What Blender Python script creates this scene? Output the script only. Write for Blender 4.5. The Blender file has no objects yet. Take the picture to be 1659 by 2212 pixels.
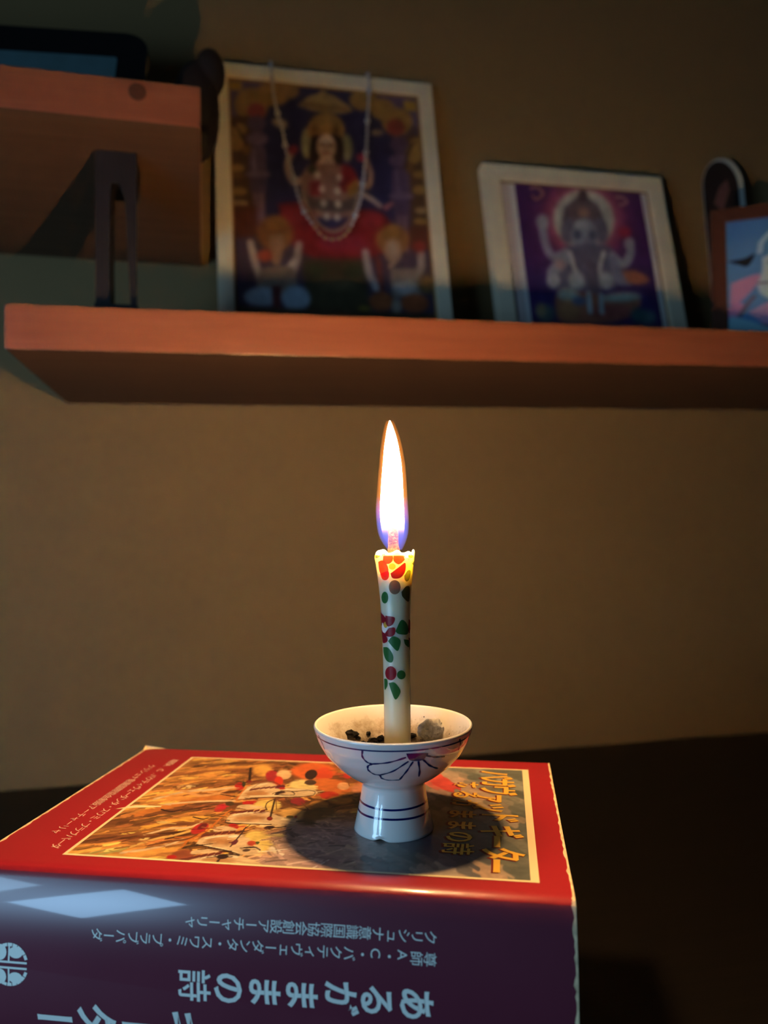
import bpy, bmesh, math, random
import numpy as np
from mathutils import Vector, Matrix
random.seed(7)
rng = np.random.default_rng(11)
scene = bpy.context.scene
COL = scene.collection

# ------------------------------------------------------------------ camera
CAM_H = 0.2595
cam_d = bpy.data.cameras.new('camera')
cam = bpy.data.objects.new('camera', cam_d); COL.objects.link(cam)
right = Vector((0.974367, -0.224827, -0.007853)); upv = Vector((0.004213, -0.016667, 0.999852)); fwd = Vector((0.224925, 0.974256, 0.015292))
M = Matrix((right, upv, -fwd)).transposed().to_4x4(); M.translation = Vector((0, 0, CAM_H))
cam.matrix_world = M
cam_d.sensor_fit = 'VERTICAL'; cam_d.sensor_height = 36.0; cam_d.sensor_width = 27.0
cam_d.lens = 1700.0 / 2212.0 * 36.0
cam_d.clip_start = 0.005; cam_d.clip_end = 50
cam_d.dof.use_dof = True; cam_d.dof.focus_distance = 0.31; cam_d.dof.aperture_fstop = 7.8
scene.camera = cam

# ------------------------------------------------------------------ world, cool side light, exposure
world = bpy.data.worlds.new('world'); scene.world = world; world.use_nodes = True
bgn = world.node_tree.nodes['Background']; bgn.inputs[0].default_value = (0.62, 0.80, 1.0, 1); bgn.inputs[1].default_value = 0.010
def cool_area_light(name, loc, aim, w, h, power, col, spread):
    d = bpy.data.lights.new(name, 'AREA'); d.shape = 'RECTANGLE'; d.size = w; d.size_y = h; d.energy = power; d.color = col; d.spread = math.radians(spread)
    o = bpy.data.objects.new(name, d); COL.objects.link(o); o.location = loc
    o.rotation_euler = (Vector(aim) - Vector(loc)).to_track_quat('-Z', 'Z').to_euler()
    return o
# unseen cool source left of the camera; second light enlarged as added fill
cool_area_light('cool_side_light', (-0.485, -0.126, 0.222), (0.072, 0.30, 0.16), 0.155, 0.092, 0.95, (0.34, 0.65, 1.0), 180)
cool_area_light('cool_side_light', (-0.640, 0.010, 0.235), (0.36, 0.55, 0.22), 0.26, 0.17, 1.9, (0.37, 0.68, 1.0), 180)
vs = scene.view_settings
vs.view_transform = 'Standard'; vs.look = 'None'; vs.gamma = 1.0; vs.exposure = 0.0; vs.use_curve_mapping = False

# ------------------------------------------------------------------ helpers
def srgb(c):
    c = np.asarray(c, float) / 255.0
    return np.where(c <= 0.04045, c / 12.92, ((c + 0.055) / 1.055) ** 2.4)
def S(r, g, b): return tuple(float(v) for v in srgb((r, g, b)))
def link(o, parent=None):
    COL.objects.link(o)
    if parent: o.parent = parent
    return o
def mesh_obj(name, verts, faces, mat=None, parent=None, smooth=False):
    m = bpy.data.meshes.new(name); m.from_pydata([tuple(v) for v in verts], [], faces); m.validate(); m.update()
    if smooth: m.shade_smooth()
    if mat: m.materials.append(mat)
    return link(bpy.data.objects.new(name, m), parent)
def bm_obj(name, bm, mat=None, parent=None, smooth=False):
    m = bpy.data.meshes.new(name); bm.to_mesh(m); bm.free()
    if smooth: m.shade_smooth()
    if mat: m.materials.append(mat)
    return link(bpy.data.objects.new(name, m), parent)
def empty(name, loc=(0, 0, 0), rz=0.0):
    o = bpy.data.objects.new(name, None); o.empty_display_size = 0.02; o.location = loc; o.rotation_euler = (0, 0, rz)
    return link(o)
def tag(o, label, cat, group=None):
    o['label'] = label; o['category'] = cat
    if group: o['group'] = group
    return o
def struct(o): o['kind'] = 'structure'; return o
def box_bm(sx, sy, sz, cx=0, cy=0, cz=0, bev=0.0, seg=2):
    bm = bmesh.new(); bmesh.ops.create_cube(bm, size=1)
    for v in bm.verts: v.co = Vector((v.co.x * sx + cx, v.co.y * sy + cy, v.co.z * sz + cz))
    if bev: bmesh.ops.bevel(bm, geom=bm.edges[:], offset=bev, segments=seg, affect='EDGES', profile=0.6)
    return bm
def lathe(profile, seg=96, closed_ends=True, fn=None):
    vs_, fs = [], []
    n = len(profile)
    for i, (r, h) in enumerate(profile):
        for k in range(seg):
            t = 2 * math.pi * k / seg
            p = [r * math.sin(t), -r * math.cos(t), h]
            if fn: p = fn(p, t, i)
            vs_.append(p)
    for i in range(n - 1):
        for k in range(seg):
            a = i * seg + k; b = i * seg + (k + 1) % seg
            fs.append((a, b, b + seg, a + seg))
    if closed_ends:
        fs.append(tuple(reversed(range(seg)))); fs.append(tuple(range((n - 1) * seg, n * seg)))
    return vs_, fs
def spline(pts, n):
    """Catmull-Rom through pts, n points"""
    P = np.array(pts, float); m = len(P)
    E = np.vstack([2 * P[0] - P[1], P, 2 * P[-1] - P[-2]])
    out = []
    for u in np.linspace(0, m - 1 - 1e-9, n):
        i = int(u); t = u - i; a, b, c, d = E[i], E[i + 1], E[i + 2], E[i + 3]
        out.append(0.5 * ((2 * b) + (c - a) * t + (2 * a - 5 * b + 4 * c - d) * t * t + (3 * b - a - 3 * c + d) * t ** 3))
    return np.array(out)

# ------------------------------------------------------------------ materials
def new_mat(name):
    m = bpy.data.materials.new(name); m.use_nodes = True
    return m, m.node_tree.nodes, m.node_tree.links, m.node_tree.nodes['Principled BSDF']
def pmat(name, col, rough=0.5, var=0.08, scale=40.0, metal=0.0, coat=0.0, spec=0.5, bump=0.0, bscale=200.0, stretch=None, coatr=0.1):
    m, N, L, b = new_mat(name)
    tc = N.new('ShaderNodeTexCoord'); mp = N.new('ShaderNodeMapping'); L.new(tc.outputs['Object'], mp.inputs[0])
    if stretch: mp.inputs['Scale'].default_value = stretch
    nz = N.new('ShaderNodeTexNoise'); nz.inputs['Scale'].default_value = scale; nz.inputs['Detail'].default_value = 6; L.new(mp.outputs[0], nz.inputs[0])
    cr = N.new('ShaderNodeValToRGB')
    cr.color_ramp.elements[0].position = 0.3; cr.color_ramp.elements[1].position = 0.7
    cr.color_ramp.elements[0].color = tuple(max(0, c * (1 - var)) for c in col) + (1,)
    cr.color_ramp.elements[1].color = tuple(min(1, c * (1 + var)) for c in col) + (1,)
    L.new(nz.outputs[0], cr.inputs[0]); L.new(cr.outputs[0], b.inputs['Base Color'])
    b.inputs['Roughness'].default_value = rough; b.inputs['Metallic'].default_value = metal
    b.inputs['Coat Weight'].default_value = coat; b.inputs['Coat Roughness'].default_value = coatr; b.inputs['Specular IOR Level'].default_value = spec
    if bump:
        n2 = N.new('ShaderNodeTexNoise'); n2.inputs['Scale'].default_value = bscale; n2.inputs['Detail'].default_value = 4; L.new(mp.outputs[0], n2.inputs[0])
        bp = N.new('ShaderNodeBump'); bp.inputs['Strength'].default_value = bump; bp.inputs['Distance'].default_value = 0.001
        L.new(n2.outputs[0], bp.inputs['Height']); L.new(bp.outputs[0], b.inputs['Normal'])
    return m
def wood_mat(name, base, dark, rough=0.4, coat=0.15):
    m, N, L, b = new_mat(name)
    tc = N.new('ShaderNodeTexCoord'); mp = N.new('ShaderNodeMapping'); mp.inputs['Scale'].default_value = (1.2, 14, 14); L.new(tc.outputs['Object'], mp.inputs[0])
    nz = N.new('ShaderNodeTexNoise'); nz.inputs['Scale'].default_value = 7; nz.inputs['Detail'].default_value = 8; nz.inputs['Distortion'].default_value = 0.7; L.new(mp.outputs[0], nz.inputs[0])
    mp2 = N.new('ShaderNodeMapping'); mp2.inputs['Scale'].default_value = (3, 160, 160); L.new(tc.outputs['Object'], mp2.inputs[0])
    n2 = N.new('ShaderNodeTexNoise'); n2.inputs['Scale'].default_value = 6; n2.inputs['Detail'].default_value = 4; L.new(mp2.outputs[0], n2.inputs[0])
    mx = N.new('ShaderNodeMix'); mx.data_type = 'FLOAT'; mx.inputs[0].default_value = 0.3; L.new(nz.outputs[0], mx.inputs[2]); L.new(n2.outputs[0], mx.inputs[3])
    cr = N.new('ShaderNodeValToRGB'); cr.color_ramp.elements[0].position = 0.32; cr.color_ramp.elements[1].position = 0.66
    cr.color_ramp.elements[0].color = dark + (1,); cr.color_ramp.elements[1].color = base + (1,)
    L.new(mx.outputs[0], cr.inputs[0]); L.new(cr.outputs[0], b.inputs['Base Color'])
    b.inputs['Roughness'].default_value = rough; b.inputs['Coat Weight'].default_value = coat; b.inputs['Coat Roughness'].default_value = 0.3
    bp = N.new('ShaderNodeBump'); bp.inputs['Strength'].default_value = 0.15; bp.inputs['Distance'].default_value = 0.001
    L.new(n2.outputs[0], bp.inputs['Height']); L.new(bp.outputs[0], b.inputs['Normal'])
    return m
def print_mat(name, rough=0.35, coat=0.3, coatr=0.12):
    m, N, L, b = new_mat(name)
    a = N.new('ShaderNodeVertexColor'); a.layer_name = 'print'; L.new(a.outputs[0], b.inputs['Base Color'])
    b.inputs['Roughness'].default_value = rough; b.inputs['Coat Weight'].default_value = coat; b.inputs['Coat Roughness'].default_value = coatr
    return m
def paint_mat(name, col, clear=0.7, rough=0.3):
    """thin translucent paint film: tints what shows through and has a body colour of its own"""
    m, N, L, b = new_mat(name)
    b.inputs['Base Color'].default_value = col + (1,); b.inputs['Roughness'].default_value = rough
    t = N.new('ShaderNodeBsdfTransparent'); t.inputs[0].default_value = col + (1,)
    mx = N.new('ShaderNodeMixShader'); mx.inputs[0].default_value = clear
    out = N['Material Output']; L.new(b.outputs[0], mx.inputs[1]); L.new(t.outputs[0], mx.inputs[2]); L.new(mx.outputs[0], out.inputs[0])
    return m

MAT = {}
MAT['wall'] = pmat('wall_paint', (0.255, 0.163, 0.064), 0.75, 0.03, 3.0, bump=0.12, bscale=260)
MAT['table'] = wood_mat('dark_table_wood', (0.006, 0.0035, 0.0024), (0.003, 0.002, 0.0015), 0.6, 0.0)
MAT['shelf'] = wood_mat('red_shelf_wood', (0.34, 0.105, 0.050), (0.26, 0.075, 0.036), 0.42, 0.1)
MAT['shelf_under'] = wood_mat('darker_underside_wood', (0.125, 0.060, 0.030), (0.09, 0.042, 0.020), 0.6, 0.0)  # darker, less red brown for the downward faces of both shelves
MAT['floor'] = wood_mat('floor_wood', (0.10, 0.06, 0.035), (0.06, 0.035, 0.02))
MAT['iron'] = pmat('bracket_iron', (0.020, 0.017, 0.019), 0.5, 0.15, 60, metal=0.3)
MAT['frame'] = pmat('cream_frame', (0.82, 0.74, 0.56), 0.45, 0.05, 30, stretch=(1, 1, 1))
MAT['frame_lip'] = pmat('ochre_lip', (0.35, 0.20, 0.07), 0.5, 0.1)
MAT['brown'] = pmat('brown_frame', (0.10, 0.035, 0.02), 0.4, 0.15, 30)
MAT['board'] = pmat('backing_board', (0.10, 0.075, 0.05), 0.8, 0.1)
MAT['board_pale'] = pmat('pale_board', (0.6, 0.6, 0.55), 0.7, 0.1)
MAT['mat_white'] = pmat('white_mat', (0.72, 0.72, 0.74), 0.7, 0.02)
MAT['mat_pink'] = pmat('pale_mat', (0.62, 0.54, 0.55), 0.7, 0.02)
MAT['black'] = pmat('black_plastic', (0.006, 0.006, 0.007), 0.4, 0.1)
MAT['dark'] = pmat('dark_ornament', (0.012, 0.009, 0.009), 0.6, 0.2)
MAT['cover'] = pmat('red_cover', (0.32, 0.013, 0.021), 0.36, 0.04, 25, coat=0.35, coatr=0.10)
MAT['spine'] = pmat('maroon_spine', (0.15, 0.028, 0.050), 0.30, 0.06, 25, coat=0.4, coatr=0.05)
MAT['edge'] = pmat('worn_paper_edge', (0.72, 0.55, 0.32), 0.8, 0.3, 300)
MAT['pages'] = pmat('page_block', (0.55, 0.47, 0.33), 0.85, 0.12, 30, stretch=(1, 1, 60))
MAT['cream'] = pmat('cream_line', (0.80, 0.66, 0.38), 0.4, 0.03, coat=0.3)
MAT['gold'] = pmat('gold_letters', (0.80, 0.46, 0.06), 0.35, 0.05, coat=0.4)
MAT['maroon'] = pmat('maroon_letter_shadow', (0.16, 0.015, 0.012), 0.4, 0.05, coat=0.3)
MAT['pinkletter'] = pmat('pale_letters', (0.80, 0.50, 0.40), 0.4, 0.03, coat=0.3)
MAT['silver'] = pmat('pale_spine_letters', (0.90, 0.95, 0.86), 0.4, 0.03, coat=0.3)
MAT['oldbook'] = pmat('dark_book_cloth', (0.012, 0.009, 0.010), 0.8, 0.15, 300, bump=0.3, bscale=900)
MAT['blue'] = pmat('cobalt_brushwork', (0.006, 0.012, 0.10), 0.15, 0.25, 300, coat=0.5, coatr=0.03)
MAT['ash'] = pmat('white_ash', (0.90, 0.87, 0.80), 0.9, 0.2, 600, bump=0.6, bscale=900)
MAT['soot'] = pmat('soot', (0.010, 0.008, 0.006), 0.9, 0.4, 900)
MAT['bead'] = pmat('silver_bead', (0.78, 0.75, 0.74), 0.12, 0.05, 300, metal=0.4, coat=1.0, coatr=0.02)
MAT['bead_gold'] = pmat('gold_bead', (0.75, 0.48, 0.22), 0.15, 0.05, 300, metal=0.4, coat=1.0, coatr=0.02)
MAT['string'] = pmat('thread', (0.5, 0.48, 0.45), 0.7)
MAT['art'] = print_mat('picture_print', 0.45, 0.12)
MAT['art_gloss'] = print_mat('cover_print', 0.34, 0.35, 0.10)
# glazed porcelain, soot-stained towards the inside of the cup
m, N, L, b = new_mat('porcelain'); MAT['porcelain'] = m
b.inputs['Base Color'].default_value = (0.80, 0.79, 0.76, 1); b.inputs['Roughness'].default_value = 0.28; b.inputs['Coat Weight'].default_value = 1.0; b.inputs['Coat Roughness'].default_value = 0.025
b.inputs['Subsurface Weight'].default_value = 0.15; b.inputs['Subsurface Radius'].default_value = (0.002, 0.0014, 0.001); b.inputs['Subsurface Scale'].default_value = 1.0
m, N, L, b = new_mat('stained_porcelain'); MAT['stained'] = m
tc = N.new('ShaderNodeTexCoord'); nz = N.new('ShaderNodeTexNoise'); nz.inputs['Scale'].default_value = 75; nz.inputs['Detail'].default_value = 9; nz.inputs['Roughness'].default_value = 0.7; L.new(tc.outputs['Object'], nz.inputs[0])
sx = N.new('ShaderNodeSeparateXYZ'); L.new(tc.outputs['Object'], sx.inputs[0])
mr = N.new('ShaderNodeMapRange'); mr.inputs[1].default_value = 0.024; mr.inputs[2].default_value = 0.040; mr.inputs[3].default_value = 0.36; mr.inputs[4].default_value = -0.12; L.new(sx.outputs[2], mr.inputs[0])
ad = N.new('ShaderNodeMath'); ad.operation = 'ADD'; L.new(nz.outputs[0], ad.inputs[0]); L.new(mr.outputs[0], ad.inputs[1])
cr = N.new('ShaderNodeValToRGB'); cr.color_ramp.elements[0].position = 0.50; cr.color_ramp.elements[0].color = (0.78, 0.74, 0.66, 1); cr.color_ramp.elements[1].position = 0.80; cr.color_ramp.elements[1].color = (0.03, 0.02, 0.012, 1)
e = cr.color_ramp.elements.new(0.66); e.color = (0.45, 0.36, 0.25, 1)
L.new(ad.outputs[0], cr.inputs[0]); L.new(cr.outputs[0], b.inputs['Base Color']); b.inputs['Roughness'].default_value = 0.45; b.inputs['Coat Weight'].default_value = 0.3
# candle wax
m, N, L, b = new_mat('candle_wax'); MAT['wax'] = m
b.inputs['Base Color'].default_value = (0.74, 0.73, 0.54, 1); b.inputs['Roughness'].default_value = 0.32
b.inputs['Subsurface Weight'].default_value = 1.0; b.inputs['Subsurface Radius'].default_value = (0.007, 0.0055, 0.0028); b.inputs['Subsurface Scale'].default_value = 1.0
b.inputs['Coat Weight'].default_value = 1.0; b.inputs['Coat Roughness'].default_value = 0.24
nz = N.new('ShaderNodeTexNoise'); nz.inputs['Scale'].default_value = 1400; bp = N.new('ShaderNodeBump'); bp.inputs['Strength'].default_value = 0.12; bp.inputs['Distance'].default_value = 0.0004; L.new(nz.outputs[0], bp.inputs['Height']); L.new(bp.outputs[0], b.inputs['Coat Normal'])
for k, c, t in (('red', (0.80, 0.07, 0.06), 0.75), ('crimson', (0.42, 0.025, 0.05), 0.6), ('gold_paint', (0.90, 0.62, 0.12), 0.6), ('olive', (0.34, 0.40, 0.13), 0.7),
                ('lime', (0.55, 0.80, 0.08), 0.7), ('mauve', (0.36, 0.26, 0.22), 0.7), ('darkleaf', (0.10, 0.12, 0.05), 0.6), ('leaf', (0.05, 0.24, 0.08), 0.6), ('white', (0.85, 0.85, 0.85), 0.1)):
    MAT['p_' + k] = paint_mat('paint_' + k, c, t)
MAT['wick'] = pmat('wick_paper', (0.30, 0.13, 0.06), 0.9, 0.4, 700, bump=0.5, bscale=900)

# ------------------------------------------------------------------ the room
WALL_Y = 0.85
v = [(-2.2, WALL_Y, -0.72), (2.6, WALL_Y, -0.72), (2.6, WALL_Y, 1.9), (-2.2, WALL_Y, 1.9)]
v2 = [(x, y + 0.1, z) for x, y, z in v]
struct(mesh_obj('wall_back', v + v2, [(0, 1, 2, 3), (7, 6, 5, 4), (0, 4, 5, 1), (1, 5, 6, 2), (2, 6, 7, 3), (3, 7, 4, 0)], MAT['wall']))
struct(bm_obj('floor', box_bm(4.8, 3.2, 0.04, 0.2, -0.75, -0.74), MAT['floor']))

# table: top and four legs
t = empty('table', (0.35, 0.50, -0.72))
tag(t, 'dark-stained wooden table standing against the wall under the books', 'table')
bm_obj('tabletop', box_bm(1.90, 0.69, 0.03, 0, 0, 0.705, 0.004), MAT['table'], t)
for sx_ in (-1, 1):
    for sy_ in (-1, 1):
        bm_obj('leg', box_bm(0.06, 0.06, 0.69, sx_ * 0.88, sy_ * 0.29, 0.345, 0.004), MAT['table'], t)

# shelves
def shelf(name, x0, x1, yf, yb, zf_mid, thick, rx, ry, label):
    """yf/yb front and back, zf_mid top of the front edge at x = 0"""
    o = bm_obj(name, box_bm(x1 - x0, yb - yf, thick, (x0 + x1) / 2, (yb - yf) / 2, -thick / 2, 0.0012, 2), MAT['shelf'])
    o.location = (0, yf, zf_mid); o.rotation_euler = (rx, ry, 0)
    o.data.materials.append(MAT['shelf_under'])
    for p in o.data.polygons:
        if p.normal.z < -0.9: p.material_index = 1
    return tag(o, label, 'shelf')
LOW_RY = -0.0165; LOW_RX = math.radians(0.25)
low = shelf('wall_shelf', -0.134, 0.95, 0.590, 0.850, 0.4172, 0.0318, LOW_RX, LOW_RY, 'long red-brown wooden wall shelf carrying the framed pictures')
UP_RX = math.radians(-4.2)
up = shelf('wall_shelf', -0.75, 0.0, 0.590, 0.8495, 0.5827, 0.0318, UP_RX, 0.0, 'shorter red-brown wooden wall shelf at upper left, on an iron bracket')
knot = bm_obj('wood_plug', bmesh.new(), MAT['brown'], up)
bm = bmesh.new(); bmesh.ops.create_cone(bm, cap_ends=True, segments=24, radius1=0.0066, radius2=0.0062, depth=0.0016, matrix=Matrix.Translation((-0.0445, -0.0002, -0.0095)) @ Matrix.Rotation(math.pi / 2, 4, 'X')); bm.to_mesh(knot.data); bm.free()
def low_z(x, y): return 0.4172 + math.tan(-LOW_RY) * x + math.tan(LOW_RX) * (y - 0.590)
def up_z(x, y): return 0.5827 + math.tan(UP_RX) * (y - 0.590)

# iron bracket under the upper shelf
def strip_bm(path, w, t_, slot=None):
    """flat strip following (y,z) path, width w along x; slot=(s0,s1,w) cuts an opening"""
    bm = bmesh.new()
    P = [Vector((0, a, b_)) for a, b_ in path]
    d = (P[1] - P[0]); ln = d.length; d.normalize(); nrm = Vector((0, -d.z, d.y))
    def quadbox(x0, x1, s0, s1):
        vs_ = []
        for s_ in (s0, s1):
            for x in (x0, x1):
                for q in (0, t_):
                    vs_.append(bm.verts.new(P[0] + d * s_ + nrm * q + Vector((x, 0, 0))))
        for f in ((0, 1, 3, 2), (4, 6, 7, 5), (0, 4, 5, 1), (2, 3, 7, 6), (0, 2, 6, 4), (1, 5, 7, 3)):
            bm.faces.new([vs_[i] for i in f])
    if not slot: quadbox(-w / 2, w / 2, 0, ln)
    else:
        s0, s1, sw = slot
        quadbox(-w / 2, w / 2, 0, s0); quadbox(-w / 2, w / 2, s1, ln); quadbox(-w / 2, -sw / 2, s0, s1); quadbox(sw / 2, w / 2, s0, s1)
    bmesh.ops.recalc_face_normals(bm, faces=bm.faces[:])
    return bm
BX, BY = -0.0635, 0.632
bz0 = low_z(BX, BY) + 0.0003; bz1 = up_z(BX, BY) - 0.0326
br = empty('shelf_upright', (BX, BY, bz0))
tag(br, 'dark iron upright with a long slot standing between the two shelves', 'upright')
hh = bz1 - bz0
def plate(name, outline, y0_, y1_): 
    n_ = len(outline); vs_ = [(a, y0_, c) for a, c in outline] + [(a, y1_, c) for a, c in outline]
    fs = [tuple(range(n_)), tuple(reversed(range(n_, 2 * n_)))] + [(i_, n_ + i_, n_ + (i_ + 1) % n_, (i_ + 1) % n_) for i_ in range(n_)]
    return mesh_obj(name, vs_, fs, MAT['iron'], br)
w2 = 0.0150
plate('side_bar', [(-w2, 0.012), (-0.0045, 0.012), (-0.0050, 0.05), (-0.0045, hh - 0.040), (-0.0035, hh - 0.024), (-w2, hh - 0.024)], -0.002, 0.034)
plate('side_bar', [(0.0105, 0.012), (w2, 0.012), (w2, hh - 0.024), (0.0020, hh - 0.024), (0.0065, hh - 0.036), (0.0070, hh - 0.052), (0.0085, 0.05)], -0.002, 0.003)
plate('head_plate', [(-w2, hh - 0.0245), (w2, hh - 0.0245), (w2, hh), (-w2, hh)], -0.002, 0.034)
bm_obj('foot_block', box_bm(0.032, 0.040, 0.0125, 0, 0.016, 0.00625, 0.0008), MAT['iron'], br)

# ------------------------------------------------------------------ painted prints
CANDLE_MARKS=[('red',[(-34.2,106.15),(-19.0,107.98),(-5.8,106.9),(-6.2,104.37),(-20.6,103.09),(-35.8,103.97)]),('red',[(-3.3,106.54),(12.4,107.78),(31.3,105.74),(24.4,103.95),(10.2,102.97),(-3.5,104.37)]),('red',[(-56.9,103.88),(-35.4,104.51),(-21.0,102.18),(-22.6,98.9),(-40.9,98.11),(-56.5,100.22)]),('crimson',[(-14.5,99.46),(10.3,101.81),(31.5,103.56),(33.3,100.27),(17.1,97.79),(-7.4,97.65)]),('red',[(-53.0,99.14),(-21.8,100.36),(-19.7,98.18),(-30.6,96.87),(-46.1,97.28)]),('gold',[(2.7,102.19),(1.2,101.57),(-2.8,101.12),(-8.2,100.96),(-13.7,101.12),(-17.7,101.57),(-18.9,102.18),(-17.2,102.8),(-13.1,103.26),(-7.7,103.43),(-2.5,103.26),(1.3,102.8)]),('olive',[(30.1,98.47),(43.6,100.58),(58.5,100.12),(56.7,97.57),(43.3,96.2),(32.8,96.99)]),('olive',[(-88.5,106.11),(-51.4,108.0),(-40.1,107.41),(-48.9,105.75),(-72.3,105.27)]),('lime',[(64.5,105.94),(62.8,105.58),(57.9,105.34),(51.6,105.28),(46.1,105.4),(42.2,105.69),(40.7,106.06),(41.7,106.42),(45.0,106.67),(50.1,106.74),(56.1,106.62),(61.6,106.32)]),('mauve',[(18.6,94.14),(16.0,92.77),(8.5,91.77),(-1.9,91.42),(-12.2,91.78),(-19.7,92.78),(-22.0,94.16),(-18.7,95.56),(-11.1,96.58),(-1.4,96.95),(8.2,96.57),(15.5,95.54)]),('darkleaf',[(21.8,92.31),(40.1,94.4),(60.6,93.7),(63.3,89.09),(49.7,88.4),(26.1,90.46)]),('leaf',[(-26.4,90.13),(-29.0,88.99),(-35.0,88.13),(-43.5,87.78),(-53.0,88.01),(-60.4,88.78),(-61.9,89.91),(-56.6,91.09),(-48.2,91.98),(-39.5,92.34),(-32.3,92.07),(-27.7,91.26)]),('crimson',[(-89.0,84.49),(-47.0,82.55),(-38.3,79.8),(-89.0,79.17)]),('crimson',[(-43.4,83.05),(-4.4,82.5),(-11.8,79.92),(-32.7,78.9),(-44.4,80.69)]),('crimson',[(-27.4,78.46),(-4.8,78.52),(-5.0,76.18),(-22.8,74.96),(-50.2,75.7)]),('crimson',[(-89.0,77.36),(-50.2,75.93),(-37.6,73.22),(-75.0,72.33)]),('white',[(-73.5,79.69),(-47.8,80.9),(-32.8,78.66),(-49.9,76.31),(-73.6,77.08)]),('gold',[(-33.1,79.6),(-34.6,78.98),(-38.5,78.5),(-44.0,78.29),(-50.0,78.41),(-54.8,78.81),(-56.4,79.4),(-54.0,80.04),(-49.0,80.54),(-43.1,80.75),(-37.8,80.62),(-34.2,80.2)]),('leaf',[(-2.5,77.12),(22.0,81.5),(52.9,79.14),(54.0,75.83),(12.0,76.06)]),('leaf',[(-34.5,73.25),(-12.5,75.23),(17.0,73.79),(11.9,70.53),(1.8,69.62),(-18.3,71.46)]),('leaf',[(32.3,73.93),(65.1,73.11),(66.5,70.49),(40.1,71.75)]),('leaf',[(-69.0,70.52),(-35.4,70.66),(-13.6,67.74),(-19.2,65.15),(-46.5,65.62),(-67.6,68.18)]),('crimson',[(-1.0,60.98),(-4.3,59.63),(-13.1,58.62),(-25.6,58.19),(-39.6,58.42),(-51.8,59.27),(-57.0,60.56),(-51.2,62.0),(-38.7,63.14),(-24.8,63.62),(-12.5,63.31),(-4.0,62.34)]),('leaf',[(40.0,60.12),(36.8,59.29),(28.9,58.74),(19.1,58.58),(9.8,58.86),(3.3,59.51),(1.0,60.37),(3.4,61.24),(10.0,61.85),(19.3,62.04),(29.1,61.73),(36.9,61.02)]),('leaf',[(-36.6,57.06),(-9.6,57.38),(13.5,54.64),(10.7,52.79),(-7.6,50.85),(-23.4,53.67)]),('leaf',[(-69.4,58.24),(-45.9,58.36),(-45.0,55.79),(-65.8,54.06)])]
BOWL_LINES=[(0.45,[(-21.1,37.96),(-21.9,35.68),(-19.4,33.6),(-15.6,32.91)]),(0.45,[(-15.6,32.91),(-3.4,33.87),(8.8,35.8)]),(0.45,[(-15.6,32.91),(-19.3,31.79),(-19.8,29.93),(-16.3,28.33),(-11.2,28.06)]),(0.45,[(-11.2,28.06),(-0.0,30.21),(10.8,34.18)]),(0.45,[(-11.3,27.94),(-10.4,26.42),(-4.6,25.55),(5.5,25.69)]),(0.45,[(5.5,25.69),(10.4,30.01),(14.1,33.93)]),(0.45,[(18.0,33.93),(23.3,26.57)]),(0.45,[(20.9,34.57),(28.9,31.23),(39.5,28.84)]),(0.45,[(23.8,35.67),(31.7,34.57),(40.7,33.87)]),(0.4,[(52.3,39.4),(55.6,36.89),(55.8,34.49)])]
BOWL_HUB=[(8.7,37.37),(23.7,36.86),(23.0,35.25),(20.7,34.07),(12.9,34.3),(10.1,35.57)]
COVER_TITLE=[('バ',184.1,118.8),('ガ',185.3,108.6),('ヴ',185.3,97.8),('ァ',183.6,87.3),('ッ',184.1,76.3),('ド',186.6,66.0),('ギ',186.8,51.2),('ー',185.2,41.3),('タ',187.5,30.1),('ー',185.2,20.3)]
COVER_SUB=[('あ',171.1,103.4),('る',171.5,90.6),('が',171.6,79.3),('ま',171.3,67.6),('ま',171.5,55.6),('の',171.5,43.9),('詩',171.3,32.8)]
SPINE_SUB=[('あ',160.5,32.7),('る',147.9,33.2),('が',136.2,33.0),('ま',123.5,33.2),('ま',111.2,33.1),('の',99.2,33.3),('詩',87.3,33.0)]
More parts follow.
